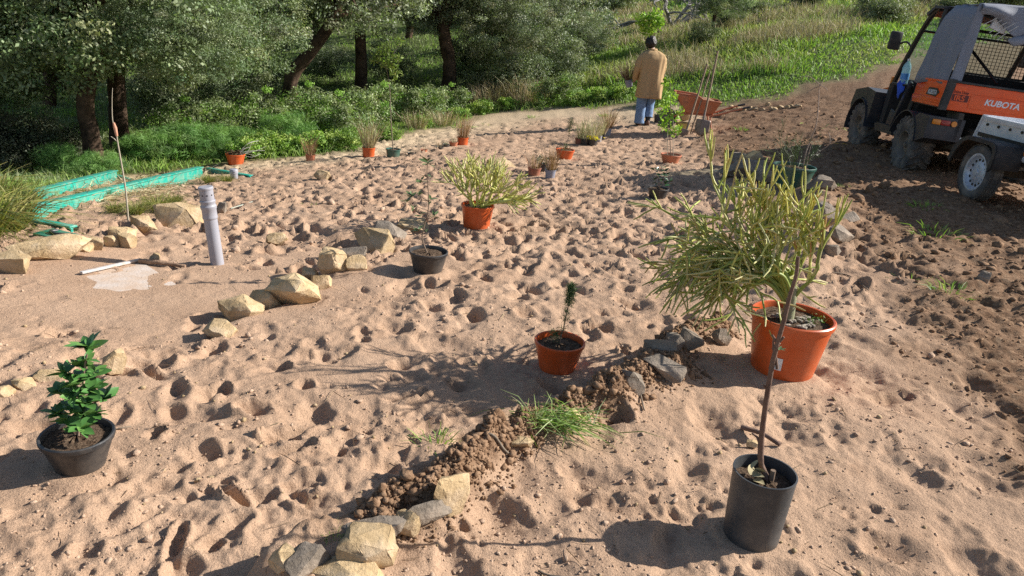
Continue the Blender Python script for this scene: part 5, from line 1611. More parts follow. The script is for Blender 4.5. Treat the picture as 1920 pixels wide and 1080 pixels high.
# ------------------------------------------------------------------ weeds on sand and track
WT = [tuft_mesh(271, 60, .10, .05, .006, GREEN, HERB, .4, 1.2), tuft_mesh(272, 90, .09, .10, .006, GREEN, HERB, .4, 1.4)]
for i, (px, py, s, lab) in enumerate([(1757, 440, 1.7, 'spreading grass weed on the earth track near trailer'), (1720, 522, 1.0, 'small grass tuft on bare track earth'), (1785, 550, 1.2, 'grass tuft among track clods beside dark splintered stone'), (1740, 388, 1.1, 'thin grass patch in shade edge of the trailer'), (1392, 244, 1.2, 'small green weed by the wheelbarrow handle'), (1580, 350, .9, 'tiny green weed on the bank by the green pot'), (816, 826, .8, 'small broad weed sprouting from the shaded sand'), (590, 380, .8, 'tiny weed sprig on the raked sand'), (1000, 190 + 30, 1.2, 'green weed patch on the pale sand strip'), (870, 240, 1.6, 'weed clump at the near edge of pale sand strip'), (915, 232, 1.2, 'weed clump in middle of pale sand strip'), (1140, 218, 1.2, 'wispy weed between sand strip and nursery pots'), (625, 1000, .35, 'tiny lime seedling near the dark grey rock')]):
    plant('weed_tuft', 'blades', WT[i % 2], gat(px, py), s, i, lab, 'weed')
p = gat(1035, 808)
t = empty('pulled_grass', p, 0, 'heap of pulled long green grass lying by the earth ridge', 'grass')
g = np.random.default_rng(44); n = 240
P = np.stack([g.normal(size=n) * .075, g.normal(size=n) * .03, g.uniform(.005, .055, n)], 1)
D = np.stack([g.normal(size=n) * .8 + .3, g.normal(size=n) * .5, g.normal(size=n) * .18 + .12], 1)
V, Fq = blade_arrays(P, D, g.uniform(.06, .17, n), .0042, .25, g)
link(bpy.data.objects.new('blades', np_mesh('blades', V, Fq, HERB, False, np.repeat(palette_cols(n, [(.20, .30, .07), (.28, .38, .12), (.14, .22, .05), (.36, .42, .2)], g), 6, 0))), t)
# ------------------------------------------------------------------ utility vehicle
ORANGE = pmat('orange_paint', (.78, .085, .008), (.82, .105, .012), 3, .34, .02, 30, dirt=(.50, .22, .10), dscale=4, damt=.2)
MATT = pmat('matt_black_plastic', (.012, .013, .015), (.022, .023, .026), 8, .6, .1, 90, dirt=(.12, .095, .075), dscale=4, damt=.35)
NAVY = pmat('dark_fender_plastic', (.014, .018, .028), (.022, .027, .038), 8, .5, .1, 90, dirt=(.13, .10, .08), dscale=5, damt=.35)
FRAMEM = pmat('black_steel', (.008, .008, .009), (.014, .014, .015), 8, .45, .05, 60)
CANVAS = pmat('grey_canvas', (.165, .185, .235), (.215, .235, .29), 5, .75, .25, 240, dirt=(.17, .17, .18), dscale=2.5, damt=.4)
TYRE = pmat('tyre_rubber', (.05, .05, .052), (.095, .092, .09), 10, .85, .3, 60, dirt=(.25, .21, .17), dscale=6, damt=.75)
RIMD = pmat('dusty_rim', (.10, .09, .08), (.16, .145, .125), 8, .6, .1, 40, dirt=(.24, .18, .13), dscale=8, damt=.5)
RIMS = pmat('silver_rim', (.48, .53, .62), (.58, .63, .72), 8, .38, .03, 40, metal=.25, dirt=(.26, .22, .19), dscale=9, damt=.45)
ZINC = pmat('zinc_sheet', (.60, .63, .68), (.72, .75, .80), 14, .42, .04, 30, metal=.2, dirt=(.32, .28, .25), dscale=4, damt=.35)
DARKI = pmat('dark_interior', (.010, .010, .011), (.018, .018, .02), 8, .8)
MUD = pmat('muddy_steel', (.035, .03, .026), (.10, .08, .06), 9, .9, .3, 50)
LAMPO = pmat('orange_lens', (.62, .20, .02), (.70, .25, .03), 20, .25)
LAMPR = pmat('red_lens', (.28, .02, .015), (.34, .03, .02), 20, .25)
WHITEP = pmat('silver_lettering', (.60, .63, .68), (.74, .76, .80), 20, .4)
DKRED = pmat('dark_decal', (.10, .010, .008), (.13, .014, .010), 20, .5)
BLKD = pmat('black_decal', (.015, .014, .014), (.022, .02, .02), 20, .5)
def glass_mat(name, tint, k):
    mt, nt, b = nm(name)
    tr = nt.nodes.new('ShaderNodeBsdfTransparent'); tr.inputs[0].default_value = (*tint, 1)
    b.inputs['Base Color'].default_value = (*tint, 1); b.inputs['Roughness'].default_value = .08
    ms = nt.nodes.new('ShaderNodeMixShader'); ms.inputs[0].default_value = k
    nt.links.new(tr.outputs[0], ms.inputs[1]); nt.links.new(b.outputs[0], ms.inputs[2]); nt.links.new(ms.outputs[0], nt.nodes['Material Output'].inputs[0])
    return mt
GLASS = glass_mat('window_glass', (.80, .88, .86), .10)

def text_mesh(txt, size, mat_, name, parent, loc, rx, rz=0.0, bold=0.0, shear=0.0, depth=.0015, xs=1.0):
    cu = bpy.data.curves.new(name, 'FONT')
    cu.body = txt; cu.size = size; cu.extrude = depth; cu.offset = bold; cu.shear = shear
    cu.align_x = 'LEFT'
    tmp = bpy.data.objects.new(name, cu)
    col.objects.link(tmp)
    dg = bpy.context.evaluated_depsgraph_get()
    me = bpy.data.meshes.new_from_object(tmp.evaluated_get(dg))
    bpy.data.objects.remove(tmp)
    me.materials.clear(); me.materials.append(mat_)
    o = link(bpy.data.objects.new(name, me), parent)
    o.location = loc; o.rotation_euler = (rx, 0, rz); o.scale = (xs, 1, 1)
    return o

def wheel(parent, c, r, w, rim_r, tread, rimmat, holes=0, steer=0.0, camber=0.0, name='wheel'):
    """tyre as the part, rim and hub under it; the axle runs along local x, outer face towards -x"""
    mb = MB()
    hw = w / 2
    prof = [(rim_r, -hw * .80), (rim_r + (r - rim_r) * .25, -hw * .98), (rim_r + (r - rim_r) * .6, -hw), (r * .94, -hw * .90), (r * .985, -hw * .70), (r * .995, 0), (r * .985, hw * .70), (r * .94, hw * .90), (rim_r + (r - rim_r) * .5, hw), (rim_r, hw * .8), (rim_r * .9, hw * .5), (rim_r * .9, -hw * .5), (rim_r, -hw * .8)]
    n = 48
    vs, fs = [], []
    for (rr, xx) in prof:
        for k in range(n):
            a = 2 * math.pi * k / n
            vs.append((xx, rr * math.cos(a), rr * math.sin(a)))
    for i in range(len(prof) - 1):
        for k in range(n):
            fs.append((i * n + k, i * n + (k + 1) % n, (i + 1) * n + (k + 1) % n, (i + 1) * n + k))
    mb.add(vs, fs)
    if tread == 'lugs':
        for k in range(20):
            for row, (xx, ang, ln) in enumerate(((-hw * .66, .5, hw * .62), (hw * .66, -.5, hw * .62), (-hw * .16, .75, hw * .50), (hw * .20, -.75, hw * .50))):
                a = 2 * math.pi * (k + (.5 if row in (1, 2) else 0)) / 20
                rot = Matrix.Rotation(a, 3, 'X') @ Matrix.Rotation(ang, 3, 'Z')
                p = Matrix.Rotation(a, 3, 'X') @ Vector((xx, 0, r * (.985 if row < 2 else 1.0)))
                mb.box(p, (ln, r * .085, r * .075), rot, .004)
            for sgn in (-1, 1):
                a = 2 * math.pi * (k + (.5 if sgn > 0 else 0)) / 20
                p = Matrix.Rotation(a, 3, 'X') @ Vector((sgn * hw * .96, 0, r * .90))
                mb.box(p, (hw * .12, r * .09, r * .15), Matrix.Rotation(a, 3, 'X'), .004)
    else:
        for xx in (-.55, -.2, .15, .5):
            for k in range(44):
                a = 2 * math.pi * k / 44
                p = Matrix.Rotation(a, 3, 'X') @ Vector((xx * hw * 1.25, 0, r * .997))
                mb.box(p, (hw * .34, r * .12, r * .025), Matrix.Rotation(a, 3, 'X'))
    o = mb.build(name, TYRE, parent, 40)
    o.location = c; o.rotation_euler = (0, camber, steer)
    mb = MB()
    prof = [(rim_r * 1.02, -hw * .84), (rim_r * .98, -hw * .88), (rim_r * .90, -hw * .80), (rim_r * .86, -hw * .45), (rim_r * .80, -hw * .30), (rim_r * .55, -hw * .42), (rim_r * .50, -hw * .52), (rim_r * .22, -hw * .55), (rim_r * .18, -hw * .75), (.001, -hw * .78)]
    vs, fs = [], []
    for (rr, xx) in prof:
        for k in range(n):
            a = 2 * math.pi * k / n
            vs.append((xx, rr * math.cos(a), rr * math.sin(a)))
    for i in range(len(prof) - 1):
        for k in range(n):
            fs.append((i * n + k, i * n + (k + 1) % n, (i + 1) * n + (k + 1) % n, (i + 1) * n + k))
    mb.add(vs, fs)
    ro = mb.build('rim', rimmat, o, 50)
    if holes:
        for k in range(holes):
            a = 2 * math.pi * k / holes
            q = Vector((-hw * .37, rim_r * .69 * math.cos(a), rim_r * .69 * math.sin(a)))
            h_ = MB(); h_.disc(q, (-1, .0, .0), rim_r * .075, 12, .004)
            h_.build('rim_hole', FRAMEM, o)
        for k in range(5):
            a = 2 * math.pi * k / 5 + .3
            h_ = MB(); h_.tube([Vector((-hw * .5, rim_r * .34 * math.cos(a), rim_r * .34 * math.sin(a))), Vector((-hw * .66, rim_r * .34 * math.cos(a), rim_r * .34 * math.sin(a)))], rim_r * .05, 6)
            h_.build('wheel_nut', ZINC, o)
    return o

def arch(mb, cy, cz, r0, r1, x0, x1, a0, a1, n=18, th=.012):
    """wheel arch: a curved plate of thickness th, running along x"""
    vs, fs = [], []
    for i in range(n + 1):
        a = a0 + (a1 - a0) * i / n
        for (rr, xx) in ((r0 + th, x0), (r0 + th, x1), (r0, x1), (r0, x0)):
            vs.append((xx, cy + rr * math.cos(a), cz + rr * math.sin(a)))
    for i in range(n):
        for k in range(4):
            fs.append((i * 4 + k, i * 4 + (k + 1) % 4, (i + 1) * 4 + (k + 1) % 4, (i + 1) * 4 + k))
    fs += [(0, 1, 2, 3), (n * 4 + 3, n * 4 + 2, n * 4 + 1, n * 4)]
    return mb.add(vs, fs)

VY = R(-5.0)
vx, vy_ = 4.66, 9.45
zg = float(gz(4.62, 9.5))
U = empty('utility_vehicle', (vx, vy_, zg - .015), 0, 'orange and black utility vehicle with grey canvas cover and KUBOTA lettering', 'vehicle', rot=(R(-.5), R(3.0), VY))
U.scale = (1.06, 1.06, 1.06)
bpy.context.view_layer.update()
wheel(U, (.14, 0, .315), .325, .25, .165, 'lugs', RIMD, camber=R(-4))
wheel(U, (1.36, 0, .33), .325, .25, .165, 'lugs', RIMD)
wheel(U, (.14, 1.70, .325), .315, .23, .160, 'lugs', RIMD, steer=R(3), camber=R(-4))
wheel(U, (1.36, 1.70, .36), .315, .23, .160, 'lugs', RIMD, steer=R(3))
# chassis
mb = MB(); mb.box((.75, .75, .42), (.80, 2.5, .12), None, .02); mb.box((.75, 0, .36), (.95, .12, .12), None, .02); mb.box((.75, 1.7, .36), (.95, .1, .1), None, .02); mb.box((.75, -.35, .50), (.5, .45, .22), None, .03); mb.box((.75, -.72, .42), (.08, .35, .08), None, .01)
mb.tube([(.45, -.2, .36), (.28, -.02, .33)], .03, 8); mb.tube([(.42, -.1, .55), (.32, .0, .36)], .035, 10); mb.box((.30, -.45, .62), (.06, .3, .3), None, .01)
mb.build('chassis', MUD, U)
# cargo bed
mb = MB(); mb.box((.09, -.155, .935), (.035, .80, .275), None, .008); mb.box((.085, -.155, 1.068), (.05, .80, .022), None, .006); mb.box((.068, -.155, .86), (.02, .78, .05), None, .006)
side = mb.build('bed_side', ORANGE, U)
mb = MB(); mb.box((1.41, -.155, .935), (.035, .80, .275), None, .008); mb.build('bed_side', ORANGE, U)
mb = MB(); mb.box((.75, -.575, .925), (1.27, .04, .285), None, .010); mb.box((.80, -.598, .90), (.95, .012, .15), None, .006); mb.box((.20, -.597, 1.02), (.12, .012, .06), None, .005)
tail = mb.build('tailgate', ORANGE, U)
mb = MB(); mb.box((.75, -.58, 1.078), (1.33, .055, .025), None, .008); mb.build('bed_rail', MATT, U)
mb = MB(); mb.box((.75, -.15, .80), (1.33, .84, .03), None, .008); mb.box((.75, .24, .95), (1.33, .03, .32), None, .008); mb.build('bed_floor', MATT, U)
for x in (.085, 1.415):
    mb = MB(); mb.prism([(x - .035, .775), (x + .035, .775), (x + .055, 1.10), (x - .015, 1.10)], 'y', -.605, -.545); mb.build('corner_post', MATT, U)
# decals
mb = MB(); mb.prism([(-.43, .945), (-.36, .895), (-.10, .905), (-.14, .985), (-.36, .985)], 'x', .0665, .070); dc = mb.build('badge', BLKD, U)
text_mesh('KUBOTA', .070, WHITEP, 'lettering', U, (.066, -.145, .915), R(90), R(-90), .0012, 0, .0012, .80)
text_mesh('KUBOTA', .086, WHITEP, 'lettering', U, (.48, -.6055, .885), R(90), 0, .0022, .15, .0025, 1.05)
text_mesh('Extra Duty', .040, DKRED, 'lettering', U, (.14, -.5965, .965), R(90), 0, .0008, 0, .001, .9)
mb = MB(); mb.box((.225, -.5965, .918), (.17, .003, .070), None, 0); mb.build('decal', DKRED, U)
text_mesh('IRS', .075, ORANGE, 'lettering', U, (.160, -.5990, .892), R(90), 0, .0015, 0, .001, 1.15)
# fenders and lamps
mb = MB(); arch(mb, 0, .315, .375, .385, -.03, .34, R(15), R(168)); mb.prism([(-.40, .40), (-.60, .46), (-.60, .70), (-.30, .70), (-.20, .64)], 'x', -.02, .36)
mb.build('rear_fender', NAVY, U)
mb = MB(); arch(mb, 0, .33, .375, .385, 1.16, 1.53, R(15), R(168)); mb.prism([(-.40, .40), (-.60, .46), (-.60, .70), (-.30, .70), (-.20, .64)], 'x', 1.14, 1.52); mb.build('rear_fender', NAVY, U)
for x0 in (.02, 1.22):
    mb = MB(); mb.box((x0 + .04, -.607, .645), (.085, .025, .055), None, .006); mb.build('indicator_lens', LAMPO, U)
    mb = MB(); mb.box((x0 + .135, -.607, .645), (.10, .025, .055), None, .006); mb.build('tail_lens', LAMPR, U)
    mb = MB(); mb.disc((x0 + .225, -.60, .645), (0, -1, 0), .030, 18, .02); mb.build('round_lens', LAMPO, U)
for x0 in (-.02, 1.14):
    mb = MB(); arch(mb, 1.70, .325, .37, .38, x0, x0 + .36, R(-10), R(175)); mb.prism([(1.30, .42), (1.26, .82), (1.60, .86), (2.05, .80), (2.12, .60), (2.05, .48), (1.98, .60), (1.70, .72), (1.42, .62)], 'x', x0 + .02, x0 + .34); mb.build('front_fender', NAVY, U)
mb = MB(); mb.prism([(1.02, .95), (1.25, .98), (2.0, .86), (2.12, .70), (2.12, .45), (1.30, .45), (1.02, .45)], 'x', .34, 1.18); mb.build('hood', ORANGE, U)
mb = MB(); mb.box((.10, 1.06, .99), (.06, .03, .09), None, .01); mb.build('side_indicator', LAMPO, U)
# cab
mb = MB(); mb.box((.75, .74, .385), (1.40, .66, .05), None, .01); mb.prism([(.42, .36), (.50, .36), (1.02, .36), (1.08, .44), (.98, .46), (.50, .46)], 'x', .03, .10); mb.build('floor', MATT, U)
mb = MB(); mb.prism([(.28, .42), (.66, .42), (.70, .64), (.40, .68), (.30, 1.18), (.22, 1.18)], 'x', .16, 1.34); mb.build('seat', DARKI, U)
mb = MB(); mb.prism([(.98, .44), (1.10, .44), (1.12, .95), (.96, .97)], 'x', .09, 1.41); mb.box((.75, .92, .98), (1.2, .16, .10), None, .03); mb.build('dashboard', DARKI, U)
mb = MB(); mb.box((.07, .52, .72), (.04, .06, .62), Matrix.Rotation(.38, 3, 'X'), .012); mb.box((.065, .70, .55), (.02, .14, .20), Matrix.Rotation(.25, 3, 'X'), .012); mb.build('side_panel', NAVY, U)
for x in (.11, 1.39):
    mb = MB(); mb.tube(smooth_path([(x, 1.06, .86), (x, .98, 1.08), (x + (.02 if x < .7 else -.02), .74, 1.56), (x + (.03 if x < .7 else -.03), .56, 1.78), (x + (.04 if x < .7 else -.04), .40, 1.85)], 4), .030, 10); mb.build('front_pillar', FRAMEM, U)
    mb = MB(); mb.tube([(x, .34, .50), (x + (.03 if x < .7 else -.03), .22, 1.84)], .028, 10); mb.build('rear_pillar', FRAMEM, U)
mb = MB(); mb.tube([(.15, .40, 1.84), (1.35, .40, 1.84)], .025, 8); mb.tube([(.15, .22, 1.82), (1.35, .22, 1.82)], .025, 8); mb.tube([(.13, .70, 1.60), (1.37, .70, 1.60)], .015, 8); mb.tube([(.14, -.52, 1.08), (.16, -.52, 1.84)], .02, 8); mb.tube([(1.36, -.52, 1.08), (1.34, -.52, 1.84)], .02, 8); mb.tube([(.16, -.52, 1.84), (1.34, -.52, 1.84)], .02, 8); mb.tube([(.20, .24, 1.72), (.62, -.45, 1.12)], .016, 8); mb.build('roll_cage', FRAMEM, U)
mb = MB(); mb.prism([(.20, 1.865), (.46, 1.88), (.66, 1.80), (.62, 1.765), (.44, 1.845), (.20, 1.835)], 'x', .10, 1.40); mb.build('cab_roof', NAVY, U)
mb = MB(); mb.add([(.13, 1.03, 1.02), (1.37, 1.03, 1.02), (1.35, .63, 1.74), (.15, .63, 1.74)], [(0, 1, 2, 3)]); mb.add([(.13, 1.035, 1.02), (1.37, 1.035, 1.02), (1.35, .635, 1.74), (.15, .635, 1.74)], [(3, 2, 1, 0)]); mb.build('windscreen', GLASS, U)
for x, sx in ((-.05, 1), (1.55, -1)):
    mb = MB(); mb.box((x, .98, 1.46), (.15, .05, .22), Matrix.Rotation(R(8), 3, 'Z'), .018); mi = mb.build('mirror', MATT, U)
    mb = MB(); mb.tube(smooth_path([(x + sx * .05, .98, 1.42), (x + sx * .12, .92, 1.46), (x + sx * .17, .84, 1.38), (x + sx * .17, .90, 1.22)], 3), .012, 8); mb.build('arm', FRAMEM, mi)
mb = MB()
for i in range(22):
    x = .30 + .90 * i / 21; mb.box((x, .235, 1.42), (.005, .005, .46))
for j in range(13):
    z = 1.20 + .44 * j / 12; mb.box((.75, .2385, z), (.92, .004, .005))
mb.box((.285, .235, 1.42), (.025, .02, .5)); mb.box((1.215, .235, 1.42), (.025, .02, .5)); mb.box((.75, .235, 1.185), (.95, .02, .03)); mb.box((.75, .235, 1.655), (.95, .02, .03))
mb.build('mesh_screen', FRAMEM, U)
mb = MB(); mb.box((.75, .18, 1.12), (1.2, .03, .12), None, .01); mb.build('cab_back', DARKI, U)
# canvas: roof, sides, gathered rear flap
def solid(o, th):
    m_ = o.modifiers.new('thickness', 'SOLIDIFY'); m_.thickness = th; m_.offset = 0
    return o
def csid(u, v, x0, sgn):
    y = -.56 + u * (.86 - .20 * v); z = 1.055 + v * .815
    if v == 0: z -= .02 * math.sin(u * 9) + .03 * (u > .55)
    w = .010 * math.sin(u * 14 + v * 3) * (1 - v) + .012 * math.sin(u * 5 + 1.3 * v) + .006 * math.sin(23 * u - 9 * v)
    x = x0 + sgn * (.055 * v ** 1.5 + (.05 * max(0, v - .86) / .14) ) + w * sgn
    return (x, y, z)
mb = MB(); mb.grid(lambda u, v: csid(u, v, .062, 1), 30, 20); solid(mb.build('canvas_side', CANVAS, U, 179), .004)
mb = MB(); mb.grid(lambda u, v: csid(u, v, 1.438, -1), 20, 14); solid(mb.build('canvas_side', CANVAS, U, 179), .004)
def croof(u, v):
    x = .155 + 1.19 * u; y = -.58 + v * .84
    z = 1.872 + .030 * math.sin(math.pi * u) - .018 * math.sin(math.pi * v * 2) ** 2 + .006 * math.sin(x * 17 + y * 5)
    return (x, y, z)
mb = MB(); mb.grid(croof, 24, 18); solid(mb.build('canvas_roof', CANVAS, U, 179), .004)
def cflap(u, v):
    """rear flap, rolled up and sagging, open over the left third"""
    x = .14 + 1.22 * u
    drop = .10 + .22 * sstep(.08, .42, u) + .07 * math.sin(u * 11) * sstep(.25, .5, u)
    drop = float(drop)
    z = 1.868 - v * drop + .03 * math.sin(math.pi * u) * (1 - v)
    y = -.585 - .05 * math.sin(math.pi * v) * (1 + .5 * math.sin(u * 13)) - .02 * math.sin(u * 25 + v * 6) * v
    return (x, y, z)
mb = MB(); mb.grid(cflap, 60, 14); solid(mb.build('canvas_flap', CANVAS, U, 179), .004)
def croll(u, a):
    x = .50 + .88 * u
    zc = 1.60 - .05 * math.sin(u * 9 + 1) + .03 * u
    rr = .045 * (1 + .35 * math.sin(u * 17) + .2 * math.sin(u * 41)) * min(1, u * 8 + .2)
    return (x, -.60 + rr * math.cos(a * 6.283) * .8, zc + rr * math.sin(a * 6.283))
mb = MB(); mb.grid(croll, 60, 12); mb.build('canvas_roll', CANVAS, U, 179)
def cstrip(u, v):
    x = .065 + u * (.13 - .05 * v) + .05 * v; z = 1.05 + v * .82
    return (x, -.575 - .012 * math.sin(v * 7 + u * 4) - .01 * u, z)
mb = MB(); mb.grid(cstrip, 6, 18); solid(mb.build('canvas_corner', CANVAS, U, 179), .004)
mb = MB()
for k in range(11):
    mb.box((.38 + .040 * k, -.596, 1.862 - .0009 * k * k), (.008, .004, .030), Matrix.Rotation(.25, 3, 'Y'))
st_ = mb.build('stitching', pmat('white_stitch', (.55, .56, .58), (.65, .66, .68), 20, .6), U); st_['kind'] = 'stuff'
for k in range(5):
    mb = MB(); mb.tube(smooth_path([(.36 + .06 * k, -.60, 1.78 - .012 * k), (.28 + .05 * k, -.61, 1.72 - .02 * k), (.20 + .05 * k, -.59, 1.66 - .03 * k)], 3), .004, 6); mb.build('cord', pmat('pale_cord', (.45, .44, .42), (.55, .54, .52), 20, .7) if k == 0 else bpy.data.materials['pale_cord'], U)
mb = MB(); mb.box((.42, -.50, 1.70), (.17, .04, .14), Matrix.Rotation(.3, 3, 'Y'), .01); o = mb.build('white_cloth', pmat('white_fabric', (.62, .64, .68), (.72, .74, .78), 20, .8)); o.matrix_world = U.matrix_basis; tag(o, 'white cloth bundle tucked under the canvas cover', 'cloth')
mb = MB(); mb.box((.30, -.10, 1.66), (.16, .12, .12), None, .01); o = mb.build('cardboard_box', pmat('cardboard', (.38, .26, .17), (.45, .32, .22), 20, .9)); o.matrix_world = U.matrix_basis; tag(o, 'small brown cardboard box wedged up under the canvas cover', 'box')
text_mesh('RTV', .035, WHITEP, 'lettering', U, (.155, -.592, 1.48), R(90), 0, .001, 0, .001) if False else None
# things lying in the cab opening
wloc = U.matrix_basis @ Vector((.055, .60, .975))
B_ = empty('water_bottle', wloc, 0, 'clear blue plastic water bottle standing on the cab side', 'bottle')
PET = glass_mat('clear_plastic', (.62, .86, .95), .35)
mb = MB(); mb.lathe([(.001, 0), (.05, .0), (.052, .02), (.050, .06), (.052, .10), (.050, .15), (.052, .19), (.040, .235), (.018, .27), (.016, .29)], 24); mb.build('body', PET, B_, 60)
mb = MB(); mb.lathe([(.0165, .28), (.0175, .282), (.0175, .305), (.001, .306)], 16); mb.build('cap', pmat('white_cap', (.6, .65, .7), (.7, .75, .8), 5, .4), B_)
mb = MB(); mb.lathe([(.0526, .05), (.0530, .055), (.0530, .12), (.0526, .125)], 24); mb.build('label_band', pmat('blue_label', (.05, .22, .55), (.1, .32, .66), 30, .5), B_)
# a shelf bracket under the bottle is the door ledge
mb = MB(); mb.box((.07, .66, .955), (.12, .42, .03), None, .008); mb.build('ledge', DARKI, U)
wl2 = U.matrix_basis @ Vector((.030, .50, .98))
mb = MB()
def rag(u, v):
    return (.02 * math.sin(v * 5 + u * 3) - .03 - .01 * u, -.06 + .11 * u + .015 * math.sin(9 * v), .02 - .20 * v + .02 * math.sin(7 * u))
mb.grid(rag, 12, 14)
o = mb.build('blue_rag', pmat('blue_fabric', (.015, .06, .42), (.03, .10, .55), 12, .8, .2), None, 179); solid(o, .004); o.location = wl2
tag(o, 'bright blue rag draped below the water bottle', 'rag')

# ------------------------------------------------------------------ box trailer
zt = float(gz(4.6, 7.55))
T = empty('box_trailer', (4.60, 7.55, zt), 0, 'small zinc box trailer with black fender behind the orange vehicle', 'trailer', rot=(0, R(1.5), R(-1)))
wheel(T, (0, 0, .272), .278, .15, .185, 'road', RIMS, holes=14)
wheel(T, (1.45, 0, .30), .278, .15, .185, 'road', RIMS)
mb = MB(); mb.prism([(.62, .46), (-1.25, .46), (-1.25, .80), (.52, .80)], 'x', .155, .185); mb.build('side_panel', ZINC, T)
mb = MB(); mb.prism([(.62, .46), (-1.25, .46), (-1.25, .80), (.52, .80)], 'x', 1.27, 1.30); mb.build('side_panel', ZINC, T)
mb = MB(); mb.prism([(.622, .45), (.60, .45), (.50, .81), (.525, .81)], 'x', .14, 1.315); mb.build('front_panel', ZINC, T)
mb = MB(); mb.box((.73, -1.24, .63), (1.16, .03, .34), None, .004); mb.build('rear_panel', ZINC, T)
mb = MB(); mb.box((.73, -.33, .475), (1.10, 1.85, .02)); mb.build('floor', ZINC, T)
mb = MB(); mb.box((.150, -.37, .775), (.012, 1.76, .05), None, .004); mb.box((.150, -.33, .49), (.012, 1.82, .045), None, .004); mb.build('edge_trim', ZINC, T)
for k in range(5):
    mb = MB(); mb.tube([(.156, .40 - .20 * k, .722), (.140, .40 - .20 * k, .722)], .014, 10); mb.build('rope_hook', FRAMEM, T)
mb = MB(); mb.box((.153, -.36, .61), (.004, 1.78, .042)); mb.build('stripe', BLKD, T)
text_mesh('ma', .050, WHITEP, 'lettering', T, (.1505, -.335, .598), R(90), R(-90), .002, 0, .001)
mb = MB(); mb.box((.150, -.345, .535), (.008, .07, .035), None, .003); mb.build('reflector', LAMPO, T)
def off(pl, th):
    out = []
    for i in range(len(pl)):
        a, b = Vector(pl[max(i - 1, 0)]), Vector(pl[min(i + 1, len(pl) - 1)])
        d = (b - a).normalized(); out.append((pl[i][0] - d.y * -th, pl[i][1] + d.x * -th))
    return out
pl = [(.46, .34), (.40, .47), (.30, .57), (.20, .605), (-.22, .605), (-.30, .585), (-.335, .53), (-.335, .36)]
inn = off(pl, -.012) if off(pl, -.012)[3][1] < pl[3][1] else off(pl, .012)
mb = MB(); mb.prism(pl + inn[::-1], 'x', -.12, .15); mb.prism(pl + [(q[0] * .88 - .0, q[1] - .035) for q in pl[::-1]], 'x', -.125, -.105); mb.build('fender', MATT, T)
mb = MB(); mb.box((.73, -.33, .40), (1.0, .06, .06), None, .006); mb.box((.26, -.33, .43), (.06, 1.85, .06), None, .006); mb.box((1.2, -.33, .43), (.06, 1.85, .06), None, .006); mb.box((.73, 0, .30), (1.36, .07, .07), None, .01); mb.build('chassis', MUD, T)
mb = MB(); mb.tube([(.30, .60, .43), (.73, 1.05, .43)], .03, 8); mb.tube([(1.16, .60, .43), (.73, 1.05, .43)], .03, 8); mb.tube([(.73, .95, .43), (.74, 1.30, .44)], .035, 10); mb.box((.16, .66, .50), (.16, .10, .06), None, .006); mb.build('drawbar', ZINC, T)
mb = MB(); mb.box((.30, -1.0, .33), (.06, .06, .22), None, .006); mb.build('support_leg', ZINC, T)
# ------------------------------------------------------------------ person seen from behind
SKIN = pmat('skin', (.36, .20, .14), (.42, .25, .18), 20, .55)
JACKET = pmat('tan_corduroy', (.40, .265, .135), (.47, .32, .17), 26, .85, .3, 120, spec=.15)
DENIM = pmat('blue_denim', (.13, .21, .36), (.20, .29, .45), 14, .85, .3, 160, spec=.15)
HAIR = pmat('dark_hair', (.008, .006, .005), (.022, .016, .012), 60, .5, .8, 90)
BOOT = pmat('brown_boot', (.10, .045, .030), (.16, .075, .05), 20, .6, .2)
SOCK = pmat('dark_boot_shaft', (.015, .018, .025), (.03, .033, .04), 20, .7, .2)
pf = gat(1207, 236)
PS = empty('person', pf, R(4), 'person seen from behind in tan jacket and jeans carrying a pot', 'person')
def skin_body(name, joints, edges, mat_, parent, root=0, sub=2):
    me = bpy.data.meshes.new(name)
    me.from_pydata([j[0] for j in joints], edges, [])
    o = bpy.data.objects.new(name, me); link(o, parent)
    me.materials.append(mat_)
    md = o.modifiers.new('skin', 'SKIN'); md.use_smooth_shade = True
    sd = me.skin_vertices[0].data
    for i, j in enumerate(joints):
        r_ = j[1]; sd[i].radius = r_ if isinstance(r_, tuple) else (r_, r_)
    sd[root].use_root = True
    ss = o.modifiers.new('smooth', 'SUBSURF'); ss.levels = sub; ss.render_levels = sub
    return o
hx = -.075
J = [((0, 0, .90), (.13, .10)), ((0, .0, 1.10), (.12, .09)), ((-.005, .01, 1.32), (.15, .09)), ((-.02, .03, 1.44), (.07, .06)), ((-.035, .06, 1.52), (.05, .05)), ((hx, .10, 1.60), (.075, .085)), ((hx, .12, 1.68), (.065, .075)),
     ((-.20, .0, 1.40), .055), ((-.275, .0, 1.13), .042), ((-.285, .13, .92), .030), ((-.29, .17, .87), (.035, .022)),
     ((.20, .0, 1.40), .055), ((.27, .06, 1.13), .042), ((.20, .24, .98), .030), ((.17, .28, .95), (.035, .022)),
     ((-.095, .02, .85), .09), ((-.105, .05, .47), .058), ((-.10, .02, .10), .045), ((-.11, .14, .04), .035),
     ((.095, .03, .85), .09), ((.085, .14, .48), .058), ((.075, .06, .13), .045), ((.085, .18, .05), .035)]
E_ = [(0, 1), (1, 2), (2, 3), (3, 4), (4, 5), (5, 6), (2, 7), (7, 8), (8, 9), (9, 10), (2, 11), (11, 12), (12, 13), (13, 14), (0, 15), (15, 16), (16, 17), (17, 18), (0, 19), (19, 20), (20, 21), (21, 22)]
